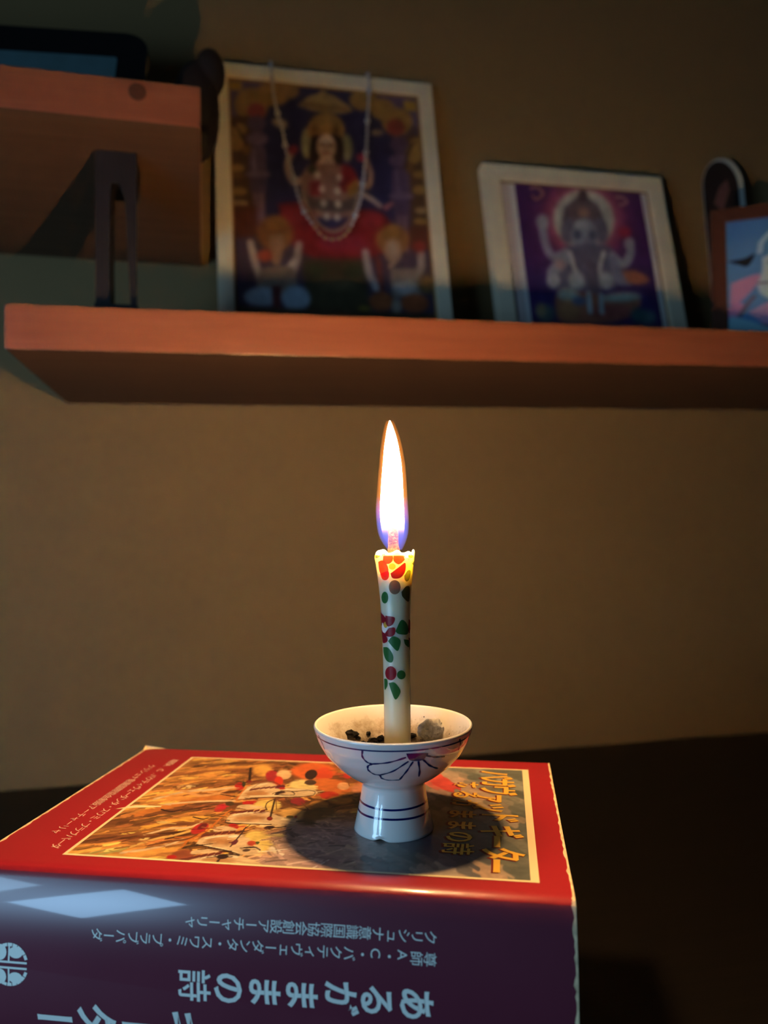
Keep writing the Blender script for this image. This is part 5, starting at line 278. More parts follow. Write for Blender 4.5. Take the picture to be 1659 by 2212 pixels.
ART_GAN=[('p',[[0.0,0.0],[1.0,-0.0],[1.0,1.0],[-0.0,1.0]],(84,40,116),0.001),('p',[[-0.026,0.628],[0.999,0.573],[1.0,1.0],[-0.0,1.0]],(66,44,124),0.08),('p',[[0.867,0.214],[0.813,0.354],[0.699,0.468],[0.55,0.535],[0.395,0.544],[0.264,0.494],[0.18,0.395],[0.159,0.266],[0.206,0.13],[0.313,0.012],[0.462,-0.062],[0.622,-0.076],[0.762,-0.027],[0.849,0.078]],(150,60,120),0.09),('p',[[0.801,0.219],[0.757,0.336],[0.664,0.432],[0.541,0.489],[0.414,0.496],[0.306,0.454],[0.237,0.371],[0.221,0.262],[0.26,0.147],[0.348,0.048],[0.471,-0.013],[0.602,-0.025],[0.715,0.017],[0.787,0.105]],(226,110,140),0.05),('p',[[0.753,0.222],[0.716,0.323],[0.638,0.406],[0.535,0.456],[0.428,0.462],[0.337,0.426],[0.28,0.353],[0.266,0.258],[0.299,0.159],[0.374,0.074],[0.477,0.021],[0.587,0.012],[0.682,0.048],[0.741,0.124]],(236,232,216),0.012),('p',[[0.705,0.24],[0.675,0.322],[0.612,0.389],[0.528,0.429],[0.441,0.435],[0.367,0.405],[0.32,0.346],[0.309,0.269],[0.336,0.188],[0.397,0.12],[0.481,0.077],[0.57,0.07],[0.647,0.099],[0.695,0.161]],(206,214,206),0.04),('s',[[0.119,0.032],[0.175,0.02],[0.212,0.066],[0.153,0.113],[0.128,0.087]],14,(206,150,130)),('s',[[0.795,0.046],[0.853,0.049],[0.878,0.083],[0.816,0.11]],14,(206,150,150)),('p',[[0.369,0.152],[0.46,0.088],[0.525,0.018],[0.575,0.079],[0.64,0.131],[0.663,0.229],[0.649,0.287],[0.354,0.293]],(110,96,110),0.01),('p',[[0.642,0.174],[0.625,0.21],[0.585,0.24],[0.532,0.259],[0.476,0.263],[0.427,0.252],[0.395,0.227],[0.386,0.193],[0.402,0.158],[0.44,0.127],[0.493,0.108],[0.55,0.103],[0.6,0.114],[0.633,0.14]],(124,104,116),0.01),('p',[[0.562,0.051],[0.556,0.07],[0.545,0.086],[0.53,0.096],[0.515,0.097],[0.502,0.09],[0.495,0.076],[0.493,0.057],[0.499,0.038],[0.51,0.022],[0.525,0.012],[0.54,0.011],[0.553,0.018],[0.561,0.033]],(96,74,84),0.008),('p',[[0.555,0.187],[0.549,0.204],[0.535,0.218],[0.517,0.226],[0.498,0.228],[0.482,0.222],[0.472,0.21],[0.469,0.194],[0.475,0.178],[0.489,0.164],[0.507,0.155],[0.526,0.154],[0.542,0.16],[0.552,0.172]],(190,150,130),0.01),('p',[[0.431,0.338],[0.414,0.38],[0.389,0.413],[0.361,0.429],[0.335,0.427],[0.315,0.407],[0.307,0.372],[0.311,0.329],[0.327,0.288],[0.352,0.255],[0.381,0.237],[0.408,0.239],[0.427,0.26],[0.435,0.295]],(120,116,146),0.012),('p',[[0.688,0.303],[0.682,0.347],[0.665,0.384],[0.64,0.408],[0.612,0.413],[0.587,0.4],[0.568,0.37],[0.561,0.329],[0.566,0.286],[0.583,0.248],[0.608,0.224],[0.636,0.218],[0.662,0.232],[0.681,0.262]],(120,116,146),0.012),('p',[[0.601,0.346],[0.584,0.399],[0.549,0.443],[0.504,0.468],[0.457,0.471],[0.417,0.451],[0.392,0.411],[0.387,0.36],[0.403,0.308],[0.437,0.263],[0.483,0.237],[0.531,0.233],[0.572,0.254],[0.597,0.294]],(156,170,196),0.01),('p',[[0.468,0.355],[0.463,0.371],[0.453,0.384],[0.44,0.392],[0.427,0.393],[0.415,0.387],[0.408,0.375],[0.407,0.359],[0.411,0.343],[0.421,0.33],[0.434,0.322],[0.448,0.321],[0.46,0.327],[0.467,0.339]],(90,96,130),0.01),('p',[[0.587,0.354],[0.582,0.37],[0.572,0.383],[0.559,0.391],[0.545,0.392],[0.533,0.386],[0.526,0.374],[0.525,0.358],[0.53,0.342],[0.54,0.329],[0.553,0.321],[0.567,0.32],[0.579,0.326],[0.586,0.338]],(90,96,130),0.01),('p',[[0.537,0.28],[0.53,0.296],[0.512,0.308],[0.489,0.316],[0.464,0.318],[0.442,0.313],[0.428,0.303],[0.424,0.288],[0.431,0.273],[0.448,0.261],[0.471,0.252],[0.497,0.251],[0.519,0.255],[0.533,0.266]],(196,206,220),0.01),('s',[[0.497,0.408],[0.499,0.491],[0.518,0.558],[0.574,0.561],[0.62,0.525]],44,(150,160,190)),('s',[[0.491,0.464],[0.508,0.531],[0.562,0.544]],16,(206,210,226)),('p',[[0.338,0.446],[0.619,0.414],[0.735,0.504],[0.721,0.723],[0.197,0.774],[0.245,0.56]],(110,110,146),0.015),('s',[[0.333,0.501],[0.221,0.534],[0.177,0.429],[0.176,0.306]],46,(170,176,206)),('s',[[0.3,0.557],[0.21,0.642],[0.189,0.722]],60,(170,180,206)),('s',[[0.693,0.507],[0.771,0.557],[0.84,0.47],[0.842,0.4]],46,(176,186,210)),('s',[[0.689,0.534],[0.714,0.67],[0.783,0.68]],56,(140,150,190)),('p',[[0.227,0.275],[0.22,0.299],[0.205,0.32],[0.184,0.332],[0.162,0.333],[0.144,0.324],[0.132,0.306],[0.129,0.282],[0.136,0.258],[0.152,0.237],[0.172,0.225],[0.194,0.223],[0.213,0.233],[0.225,0.251]],(190,196,214),0.012),('p',[[0.31,0.583],[0.305,0.599],[0.292,0.613],[0.275,0.621],[0.257,0.622],[0.241,0.616],[0.231,0.603],[0.229,0.587],[0.235,0.571],[0.247,0.557],[0.264,0.549],[0.282,0.548],[0.298,0.554],[0.308,0.567]],(206,170,180),0.012),('p',[[0.886,0.397],[0.879,0.419],[0.864,0.436],[0.845,0.446],[0.826,0.448],[0.81,0.439],[0.8,0.424],[0.799,0.403],[0.806,0.382],[0.82,0.364],[0.839,0.354],[0.858,0.352],[0.874,0.361],[0.884,0.377]],(200,206,220),0.012),('p',[[0.87,0.314],[0.862,0.331],[0.846,0.346],[0.824,0.355],[0.8,0.357],[0.78,0.351],[0.768,0.338],[0.765,0.321],[0.772,0.303],[0.789,0.288],[0.811,0.279],[0.834,0.277],[0.854,0.284],[0.867,0.297]],(206,50,90),0.012),('p',[[0.249,0.706],[0.243,0.726],[0.228,0.742],[0.209,0.751],[0.189,0.752],[0.172,0.745],[0.161,0.73],[0.158,0.71],[0.165,0.691],[0.179,0.674],[0.198,0.665],[0.218,0.664],[0.236,0.671],[0.247,0.687]],(206,214,226),0.012),('s',[[0.36,0.499],[0.376,0.606],[0.419,0.711]],24,(214,220,226)),('s',[[0.625,0.483],[0.566,0.623],[0.609,0.729]],24,(206,214,226)),('p',[[0.439,0.697],[0.43,0.726],[0.411,0.75],[0.385,0.764],[0.359,0.765],[0.336,0.753],[0.322,0.731],[0.319,0.702],[0.328,0.673],[0.347,0.649],[0.373,0.635],[0.4,0.633],[0.422,0.645],[0.437,0.668]],(190,206,220),0.015),('p',[[0.668,0.685],[0.659,0.713],[0.639,0.735],[0.613,0.748],[0.586,0.75],[0.563,0.739],[0.548,0.718],[0.545,0.691],[0.555,0.664],[0.574,0.642],[0.601,0.628],[0.628,0.627],[0.651,0.638],[0.666,0.659]],(186,200,216),0.015),('s',[[0.515,0.585],[0.502,0.813]],60,(104,100,130)),('p',[[0.749,0.613],[0.851,0.601],[0.957,0.658],[0.894,0.702],[0.781,0.693]],(214,130,96),0.01),('p',[[0.222,0.786],[0.411,0.778],[0.573,0.797],[0.826,0.779],[0.851,0.852],[0.749,0.936],[0.549,0.995],[0.227,1.005],[0.187,0.878]],(206,120,90),0.012),('p',[[0.378,0.819],[0.365,0.838],[0.338,0.852],[0.304,0.857],[0.27,0.852],[0.241,0.839],[0.224,0.82],[0.222,0.798],[0.236,0.779],[0.262,0.766],[0.296,0.761],[0.33,0.765],[0.359,0.778],[0.376,0.798]],(214,226,210),0.015),('p',[[0.867,0.79],[0.85,0.807],[0.805,0.823],[0.742,0.835],[0.673,0.841],[0.612,0.84],[0.571,0.832],[0.557,0.819],[0.573,0.802],[0.616,0.786],[0.678,0.774],[0.748,0.767],[0.81,0.768],[0.852,0.776]],(206,220,206),0.015),('p',[[0.78,0.908],[0.761,0.932],[0.712,0.952],[0.644,0.964],[0.57,0.967],[0.506,0.959],[0.462,0.942],[0.449,0.92],[0.468,0.897],[0.515,0.877],[0.583,0.864],[0.657,0.861],[0.723,0.869],[0.767,0.886]],(190,96,90),0.02),('p',[[0.369,0.91],[0.358,0.944],[0.332,0.972],[0.299,0.988],[0.263,0.989],[0.233,0.976],[0.214,0.949],[0.209,0.916],[0.221,0.882],[0.246,0.854],[0.279,0.838],[0.315,0.836],[0.346,0.85],[0.365,0.876]],(226,150,96),0.02),('p',[[0.431,0.843],[0.424,0.856],[0.408,0.868],[0.385,0.875],[0.361,0.876],[0.34,0.871],[0.327,0.86],[0.323,0.847],[0.33,0.833],[0.346,0.821],[0.368,0.814],[0.392,0.813],[0.413,0.819],[0.427,0.829]],(120,130,170),0.012),('s',[[0.457,0.789],[0.449,0.92]],26,(214,224,230)),('s',[[0.552,0.798],[0.538,0.917]],26,(206,220,226)),('p',[[0.18,0.943],[0.171,0.971],[0.151,0.994],[0.123,1.007],[0.094,1.008],[0.07,0.997],[0.054,0.975],[0.05,0.948],[0.059,0.92],[0.079,0.897],[0.106,0.883],[0.135,0.882],[0.161,0.893],[0.177,0.915]],(96,120,120),0.02),('p',[[0.117,0.92],[0.111,0.94],[0.099,0.956],[0.083,0.966],[0.065,0.966],[0.05,0.958],[0.041,0.942],[0.039,0.923],[0.045,0.902],[0.057,0.886],[0.074,0.876],[0.091,0.876],[0.106,0.884],[0.115,0.9]],(170,150,110),0.015),('p',[[0.959,0.942],[0.948,0.965],[0.926,0.984],[0.896,0.995],[0.865,0.996],[0.838,0.987],[0.821,0.969],[0.817,0.946],[0.827,0.923],[0.849,0.904],[0.879,0.892],[0.911,0.891],[0.938,0.901],[0.955,0.919]],(90,130,140),0.02),('p',[[0.875,0.931],[0.867,0.954],[0.848,0.974],[0.824,0.984],[0.799,0.985],[0.778,0.976],[0.765,0.958],[0.763,0.935],[0.771,0.912],[0.789,0.893],[0.813,0.882],[0.839,0.881],[0.86,0.89],[0.873,0.908]],(60,110,120),0.02)]
ART_BLUE=[('p',[[-0.028,-0.036],[1.021,-0.012],[1.017,1.013],[-0.03,1.026]],(98,150,206),0.001),('p',[[-0.028,-0.036],[1.021,-0.012],[0.995,0.182],[-0.032,0.169]],(84,140,204),0.06),('s',[[0.257,0.285],[0.283,0.193],[0.405,0.094],[0.568,0.086],[0.732,0.087]],40,(186,214,234)),('p',[[0.349,0.236],[0.431,0.158],[0.559,0.149],[0.772,0.178],[0.762,0.25],[0.61,0.254],[0.379,0.273]],(96,90,104),0.01),('p',[[0.489,0.109],[0.484,0.121],[0.472,0.129],[0.455,0.133],[0.438,0.131],[0.423,0.125],[0.413,0.114],[0.411,0.102],[0.417,0.091],[0.429,0.082],[0.446,0.078],[0.463,0.08],[0.478,0.087],[0.487,0.097]],(80,76,86),0.008),('p',[[1.025,0.248],[1.006,0.274],[0.96,0.293],[0.895,0.301],[0.823,0.296],[0.758,0.279],[0.715,0.253],[0.702,0.224],[0.723,0.197],[0.772,0.178],[0.84,0.171],[0.912,0.177],[0.973,0.194],[1.013,0.22]],(80,74,88),0.02),('p',[[0.274,0.333],[0.424,0.288],[0.609,0.262],[0.863,0.272],[0.943,0.419],[0.904,0.701],[0.477,0.716],[0.276,0.654],[0.231,0.543],[0.269,0.45]],(214,226,232),0.012),('s',[[0.317,0.374],[0.381,0.424],[0.475,0.412]],14,(130,150,180)),('s',[[0.501,0.391],[0.526,0.452],[0.488,0.564],[0.445,0.625]],46,(70,110,150)),('p',[[0.009,0.335],[0.139,0.326],[0.219,0.295],[0.167,0.391],[0.094,0.372]],(14,18,22),0.006),('p',[[0.033,0.523],[0.231,0.465],[0.248,0.512],[0.17,0.621],[0.028,0.725]],(214,150,190),0.012),('p',[[0.122,0.767],[0.101,0.793],[0.072,0.812],[0.041,0.82],[0.013,0.816],[-0.004,0.8],[-0.008,0.775],[0.001,0.747],[0.023,0.721],[0.052,0.702],[0.083,0.694],[0.11,0.699],[0.127,0.715],[0.131,0.739]],(220,150,196),0.012),('s',[[0.203,0.653],[0.143,0.724],[0.093,0.804]],34,(120,110,134)),('s',[[0.244,0.544],[0.34,0.546]],20,(130,120,150)),('p',[[0.489,0.474],[0.478,0.493],[0.45,0.508],[0.412,0.516],[0.37,0.515],[0.334,0.505],[0.31,0.488],[0.303,0.467],[0.316,0.447],[0.344,0.432],[0.383,0.425],[0.425,0.427],[0.46,0.437],[0.483,0.454]],(226,234,236),0.02),('p',[[0.159,0.78],[0.341,0.701],[0.589,0.716],[0.904,0.701],[0.935,0.912],[0.66,0.98],[0.333,0.917]],(206,164,206),0.012),('s',[[0.253,0.896],[0.382,0.9],[0.52,0.836],[0.689,0.774]],34,(112,110,140)),('s',[[0.265,0.896],[0.4,0.938],[0.556,0.947]],24,(120,120,150)),('p',[[0.024,0.797],[0.174,0.851],[0.309,0.918],[0.498,0.964],[0.865,0.985],[0.861,1.014],[0.002,1.032]],(150,206,226),0.01),('p',[[0.585,0.275],[0.79,0.278],[0.829,0.363],[0.774,0.462],[0.663,0.502],[0.574,0.432],[0.558,0.348]],(176,196,216),0.012),('s',[[0.614,0.348],[0.658,0.341]],16,(50,50,70)),('s',[[0.722,0.348],[0.763,0.354]],16,(50,50,70)),('s',[[0.682,0.363],[0.682,0.403]],10,(140,160,190)),('s',[[0.64,0.434],[0.681,0.445],[0.72,0.435]],14,(190,90,110)),('s',[[0.562,0.281],[0.655,0.25],[0.792,0.263],[0.857,0.314]],44,(80,74,88)),('s',[[0.539,0.52],[0.675,0.568],[0.845,0.543]],26,(200,160,90))]
NECKLACE=[[0.253,0.034],[0.258,0.12],[0.271,0.201],[0.292,0.281],[0.304,0.366],[0.323,0.438],[0.333,0.483],[0.345,0.54],[0.37,0.603],[0.411,0.657],[0.444,0.693],[0.485,0.702],[0.526,0.691],[0.561,0.659],[0.594,0.599],[0.628,0.511],[0.649,0.403],[0.666,0.306],[0.679,0.194],[0.699,0.058],[0.697,0.004]]


class Canvas:
    def __init__(self, nx, ny, sx, sy, bg):
        self.nx, self.ny, self.sx, self.sy = nx, ny, sx, sy
        self.U, self.V = np.meshgrid(np.linspace(0, 1, nx), np.linspace(0, 1, ny))
        self.c = np.zeros((ny, nx, 3)) + np.array(bg, float)
    def blend(self, sl, a, col):
        self.c[sl] = self.c[sl] * (1 - a[..., None]) + np.array(col, float) * a[..., None]
    def region(self, P, pad):
        lo = P.min(0) - pad; hi = P.max(0) + pad
        x0 = int(max(0, math.floor(lo[0] / self.sx * (self.nx - 1)))); x1 = int(min(self.nx, math.ceil(hi[0] / self.sx * (self.nx - 1)) + 1))
        y0 = int(max(0, math.floor(lo[1] / self.sy * (self.ny - 1)))); y1 = int(min(self.ny, math.ceil(hi[1] / self.sy * (self.ny - 1)) + 1))
        if x1 <= x0 or y1 <= y0: return None
        return (slice(y0, y1), slice(x0, x1))
    @staticmethod
    def seg_d(X, Y, P, closed):
        d = np.full(X.shape, 1e9); n = len(P)
        for i in range(n if closed else n - 1):
            a = P[i]; b_ = P[(i + 1) % n]; e = b_ - a; L2 = max(e @ e, 1e-9)
            t_ = np.clip(((X - a[0]) * e[0] + (Y - a[1]) * e[1]) / L2, 0, 1)
            d = np.minimum(d, np.hypot(X - a[0] - t_ * e[0], Y - a[1] - t_ * e[1]))
        return d
    def poly(self, pts, col, soft):
        P = np.array(pts, float) * (self.sx, self.sy)
        if len(P) > 4: P = spline(np.vstack([P, P[:1]]), len(P) * 3)[:-1]
        s_ = max(soft * 1250, 1.0); sl = self.region(P, s_)
        if sl is None: return
        X = self.U[sl] * self.sx; Y = self.V[sl] * self.sy
        ins = np.zeros(X.shape, bool); n = len(P)
        for i in range(n):
            a = P[i]; b_ = P[(i + 1) % n]
            if a[1] == b_[1]: continue
            cr_ = (a[1] > Y) != (b_[1] > Y)
            ins ^= cr_ & (X < (b_[0] - a[0]) * (Y - a[1]) / (b_[1] - a[1]) + a[0])
        d = self.seg_d(X, Y, P, True); sd = np.where(ins, d, -d)
        a_ = np.clip(sd / (2 * s_) + 0.5, 0, 1); a_ = a_ * a_ * (3 - 2 * a_)
        self.blend(sl, a_, col)
    def stroke(self, pts, w, col):
        P = np.array(pts, float) * (self.sx, self.sy)
        if len(P) > 2: P = spline(P, len(P) * 5)
        sl = self.region(P, w)
        if sl is None: return
        X = self.U[sl] * self.sx; Y = self.V[sl] * self.sy
        a_ = np.clip((w / 2 - self.seg_d(X, Y, P, False)) / max(w * 0.25, 2.0) + 0.5, 0, 1)
        self.blend(sl, a_, col)
    def draw(self, shapes):
        for k, p, c1, c2 in shapes:
            if k == 'p': self.poly(p, c1, c2)
            else: self.stroke(p, c1, c2)
    def noise(self, fx, fy, oct_=4, seed=0, warp=None):
        r = np.random.default_rng(seed); out = np.zeros_like(self.U); amp = 1.0; tot = 0
        U_, V_ = (self.U, self.V) if warp is None else warp
        for o_ in range(oct_):
            g = r.random((int(fy) * 4 + 8, int(fx) * 4 + 8)); x = (U_ % 4) * fx; y = (V_ % 4) * fy
            xi = np.floor(x).astype(int); yi = np.floor(y).astype(int); tx = x - xi; ty = y - yi
            tx = tx * tx * (3 - 2 * tx); ty = ty * ty * (3 - 2 * ty)
            xi %= g.shape[1] - 1; yi %= g.shape[0] - 1
            out += amp * ((g[yi, xi] * (1 - tx) + g[yi, xi + 1] * tx) * (1 - ty) + (g[yi + 1, xi] * (1 - tx) + g[yi + 1, xi + 1] * tx) * ty)
            tot += amp; amp *= 0.55; fx *= 2; fy *= 2
        return out / tot
    def grain(self, amt, seed=1):
        self.c *= (1 + amt * (np.random.default_rng(seed).random(self.U.shape) - 0.5))[..., None]
    def tone(self, mul, desat, blur=0):
        g = self.c.mean(-1, keepdims=True); self.c = (self.c + (g - self.c) * desat) * mul
        for _ in range(blur):
            p = np.pad(self.c, ((1, 1), (1, 1), (0, 0)), 'edge'); self.c = (p[:-2, 1:-1] + p[2:, 1:-1] + p[1:-1, :-2] + p[1:-1, 2:] + 2 * p[1:-1, 1:-1]) / 6
    def build(self, name, w, h, mat, parent, fn):
        """fn(x,y) -> local position; x 0..w left to right, y 0..h top to bottom"""
        pts = fn(self.U.ravel() * w, self.V.ravel() * h)
        nx, ny = self.nx, self.ny
        idx = np.arange(nx * ny).reshape(ny, nx)
        F = np.stack([idx[1:, :-1], idx[1:, 1:], idx[:-1, 1:], idx[:-1, :-1]], -1).reshape(-1, 4)
        me = bpy.data.meshes.new(name)
        me.vertices.add(nx * ny); me.vertices.foreach_set('co', np.ascontiguousarray(pts, dtype=np.float32).ravel())
        me.loops.add(F.size); me.loops.foreach_set('vertex_index', F.ravel().astype(np.int32))
        me.polygons.add(len(F)); me.polygons.foreach_set('loop_start', np.arange(0, F.size, 4, dtype=np.int32)); me.polygons.foreach_set('loop_total', np.full(len(F), 4, dtype=np.int32))
        me.update(calc_edges=True); me.validate()
        at = me.color_attributes.new('print', 'FLOAT_COLOR', 'POINT')
        cc = np.ones((nx * ny, 4), np.float32); cc[:, :3] = srgb(np.clip(self.c, 0, 255)).reshape(-1, 3); at.data.foreach_set('color', cc.ravel())
        me.materials.append(mat)
        return link(bpy.data.objects.new(name, me), parent)

# ------------------------------------------------------------------ framed pictures on the lower shelf
def framed(name, x, y_base, width, height, lean, bar, depth, yaw=0.0, frame_mat='frame', lip=True):
    """Empty at the foot of the frame; local x right, z up in the frame's own leaning plane, y towards the wall"""
    e_ = empty(name); e_.location = (x, y_base, low_z(x, y_base) + 0.0006 + depth * math.sin(lean)*0); e_.rotation_mode = 'XYZ'
    e_.rotation_euler = (-lean, -0.0165 if yaw == 0 else 0, yaw)
    W2 = width / 2
    def barmesh(p):   # p: outer a, outer b, inner b, inner a in (x,z)
        bm = bmesh.new(); fr = [bm.verts.new((a, 0, c)) for a, c in p]; bk = [bm.verts.new((a, depth, c)) for a, c in p]
        bm.faces.new(fr); bm.faces.new(list(reversed(bk)))
        for i in range(4): bm.faces.new((fr[i], fr[(i + 1) % 4], bk[(i + 1) % 4], bk[i]))
        bmesh.ops.recalc_face_normals(bm, faces=bm.faces[:])
        bmesh.ops.bevel(bm, geom=bm.edges[:], offset=0.0009, segments=2, affect='EDGES')
        return bm
    o_ = [(-W2, 0), (W2, 0), (W2, height), (-W2, height)]
    i_ = [(-W2 + bar, bar), (W2 - bar, bar), (W2 - bar, height - bar), (-W2 + bar, height - bar)]
    for k in range(4):
        bm_obj('frame_bar', barmesh([o_[k], o_[(k + 1) % 4], i_[(k + 1) % 4], i_[k]]), MAT[frame_mat], e_)
    if lip:
        l_ = 0.0022
        bm = bmesh.new()
        for k in range(4):
            a, c = i_[k], i_[(k + 1) % 4]
            ins = [(-W2 + bar + l_, bar + l_), (W2 - bar - l_, bar + l_), (W2 - bar - l_, height - bar - l_), (-W2 + bar + l_, height - bar - l_)]
            q = [(a[0], 0.0035, a[1]), (c[0], 0.0035, c[1]), (ins[(k + 1) % 4][0], 0.0045, ins[(k + 1) % 4][1]), (ins[k][0], 0.0045, ins[k][1])]
            bm.faces.new([bm.verts.new(p) for p in q])
        bm_obj('inner_lip', bm, MAT['frame_lip'], e_)
    bm_obj('backing_board', box_bm(width - bar, 0.002, height - bar, 0, depth - 0.003, height / 2), MAT['board'], e_)
    return e_, (-W2 + bar, W2 - bar, bar, height - bar)

LEAN_A = math.radians(11.6)
fa, (ax0, ax1, az0, az1) = framed('picture_frame', 0.1365, 0.7665, 0.2385, 0.3335, LEAN_A, 0.0155, 0.014)
tag(fa, 'tall cream framed print of a crowned figure in red, hung with a bead necklace', 'picture')
cv = Canvas(190, 250, 1250, 1400 * 1.16, (86, 66, 96))
# the print is taller than what shows above the shelf: squeeze the drawing into its upper part
cut = 0.86
def squeeze(sh, k): return [(a, [(p[0], p[1] * k) for p in pts], c1, c2) for a, pts, c1, c2 in sh]
cv.draw(squeeze(ART_LAK, cut)); cv.poly([(0, cut + 0.002), (1, cut + 0.002), (1, 1), (0, 1)], (96, 70, 44), 0.01)
cv.c *= (0.80 + 0.40 * cv.noise(26, 30, 3, 3))[..., None]; cv.tone(0.84, 0.22, 3)
cv.build('print', ax1 - ax0, az1 - az0, MAT['art'], fa, lambda x, y: np.stack([ax0 + x, np.full_like(x, 0.0048), az1 - y], -1))

LEAN_G = math.radians(13.0)
fg, (gx0, gx1, gz0, gz1) = framed('picture_frame', 0.4215, 0.7700, 0.2240, 0.2455, LEAN_G, 0.0195, 0.014)
tag(fg, 'smaller cream framed print of an elephant-headed seated figure on purple', 'picture')
bm_obj('mat_board', box_bm(gx1 - gx0, 0.001, gz1 - gz0, 0, 0.0060, (gz0 + gz1) / 2), MAT['mat_white'], fg)
bm_obj('mat_strip', box_bm(0.0085, 0.0006, gz1 - gz0, gx0 + 0.0075, 0.0050, (gz0 + gz1) / 2), MAT['mat_pink'], fg)
cv = Canvas(170, 180, 720, 745 * 1.12, (84, 40, 116)); cutg = 0.84
cv.draw(squeeze(ART_GAN, cutg)); cv.poly([(0, cutg + .002), (1, cutg + .002), (1, 1), (0, 1)], (120, 90, 96), 0.01)
cv.c *= (0.84 + 0.32 * cv.noise(20, 24, 3, 5))[..., None]; cv.tone(0.92, 0.15, 2)
cv.build('print', gx1 - gx0 - 0.0275, gz1 - gz0 - 0.004, MAT['art'], fg, lambda x, y: np.stack([gx0 + 0.0185 + x, np.full_like(x, 0.0042), gz1 - 0.001 - y], -1))

fb, (bx0, bx1, bz0, bz1) = framed('picture_frame', 0.5655, 0.655, 0.150, 0.1565, math.radians(8), 0.0145, 0.016, yaw=math.radians(-33), frame_mat='brown', lip=False)
tag(fb, 'dark brown framed print in pale blue and pink, turned sideways at the shelf end', 'picture')
cv = Canvas(120, 150, 900, 1300, (98, 150, 206)); cv.draw(ART_BLUE)
cv.build('print', bx1 - bx0, bz1 - bz0, MAT['art'], fb, lambda x, y: np.stack([bx0 + x, np.full_like(x, 0.0030), bz1 - y], -1))
# easel leg behind it
bm_obj('easel_leg', strip_bm([(0.016, 0.11), (0.066, 0.004)], 0.03, 0.002), MAT['board'], fb)

# arched plaque with a dark printed face and a pale edge
ep = empty('arched_plaque'); xq, yq = 0.606, 0.790
ep.location = (xq, yq, low_z(xq, yq) + 0.0006); ep.rotation_euler = (-math.radians(9), 0, math.radians(-13))
tag(ep, 'dark arched plaque with a pale edge, standing behind the brown frame', 'plaque')
def arch_outline(w, h, inset=0.0, n=16):
    r = w / 2 - inset; pts = [(-r, inset), (r, inset)]
    for i in range(n + 1):
        a = math.pi * i / n; pts.append((r * math.cos(a), h - w / 2 * 1.45 + r * 1.45 * math.sin(a) ))
    return pts
def extrude_outline(pts, y0_, y1_):
    n = len(pts); vs_ = [(a, y0_, c) for a, c in pts] + [(a, y1_, c) for a, c in pts]
    fs = [tuple(range(n)), tuple(reversed(range(n, 2 * n)))] + [(i, (i + 1) % n, n + (i + 1) % n, n + i)[::-1] for i in range(n)]
    return vs_, fs
PW, PH = 0.048, 0.275
mesh_obj('board', *extrude_outline(arch_outline(PW, PH), 0, 0.004), MAT['board_pale'], ep)
mesh_obj('face', *extrude_outline([(a * 0.90 - 0.0038, c - 0.0035) for a, c in arch_outline(PW, PH, 0.0006)][:], -0.0012, 0.0), MAT['dark'], ep)
mesh_obj('painted_patch', *extrude_outline([(-0.014, 0.215), (-0.004, 0.205), (0.006, 0.232), (0.004, 0.246), (-0.006, 0.236)], -0.0018, -0.0012), pmat('dull_pink', (0.16, 0.075, 0.07), 0.6), ep)

# bead necklace hung over the tall frame
nk = empty('bead_necklace'); nk.location = fa.location; nk.rotation_euler = fa.rotation_euler
tag(nk, 'silver and gold bead necklace draped over the tall cream frame', 'necklace')
vis_h = 0.3335 * 0.862
path = [(-0.11825 + u * 0.2365, -0.0032, 0.3335 - w * vis_h) for u, w in NECKLACE]
path[0] = (path[0][0], -0.0028, 0.3340 + 0.0012); path[-1] = (path[-1][0], -0.0028, 0.3340 + 0.0012)
path = [(path[0][0], 0.0150, 0.322), (path[0][0], 0.0165, 0.3345)] + path + [(path[-1][0], 0.0165, 0.3345), (path[-1][0], 0.0150, 0.322)]
sp_ = spline(path, 1400); seglen = np.r_[0, np.cumsum(np.linalg.norm(np.diff(sp_, axis=0), axis=1))]
def tube(name, pts, r, mat, parent, seg=6):
    vs_, fs = [], []
    for i, p in enumerate(pts):
        t_ = Vector(pts[min(i + 1, len(pts) - 1)]) - Vector(pts[max(i - 1, 0)]); t_.normalize()
        a = t_.orthogonal().normalized(); b_ = t_.cross(a)
        for k in range(seg):
            an = 2 * math.pi * k / seg; vs_.append(Vector(p) + r * (math.cos(an) * a + math.sin(an) * b_))
    for i in range(len(pts) - 1):
        for k in range(seg):
            q = i * seg + k; w_ = i * seg + (k + 1) % seg; fs.append((q, w_, w_ + seg, q + seg))
    return mesh_obj(name, vs_, fs, mat, parent, True)
tube('thread', [tuple(p) for p in sp_[::14]], 0.0004, MAT['string'], nk, 5)
def bead_mesh(mat, r):
    bm = bmesh.new(); bmesh.ops.create_icosphere(bm, subdivisions=2, radius=r); me = bpy.data.meshes.new('bead'); bm.to_mesh(me); bm.free(); me.shade_smooth(); me.materials.append(mat); return me
bS, bB, bG = bead_mesh(MAT['bead'], 0.0020), bead_mesh(MAT['bead'], 0.0034), bead_mesh(MAT['bead_gold'], 0.0023)
pos = 0.0; k = 0
while pos < seglen[-1]:
    p = np.array([np.interp(pos, seglen, sp_[:, j]) for j in range(3)])
    low_part = p[2] < 0.145
    big = (k % 6 == 3)
    o = bpy.data.objects.new('bead', bG if low_part else (bB if big else bS)); link(o, nk); o.location = p
    pos += 0.0075 if (big or low_part) else 0.0062; k += 1

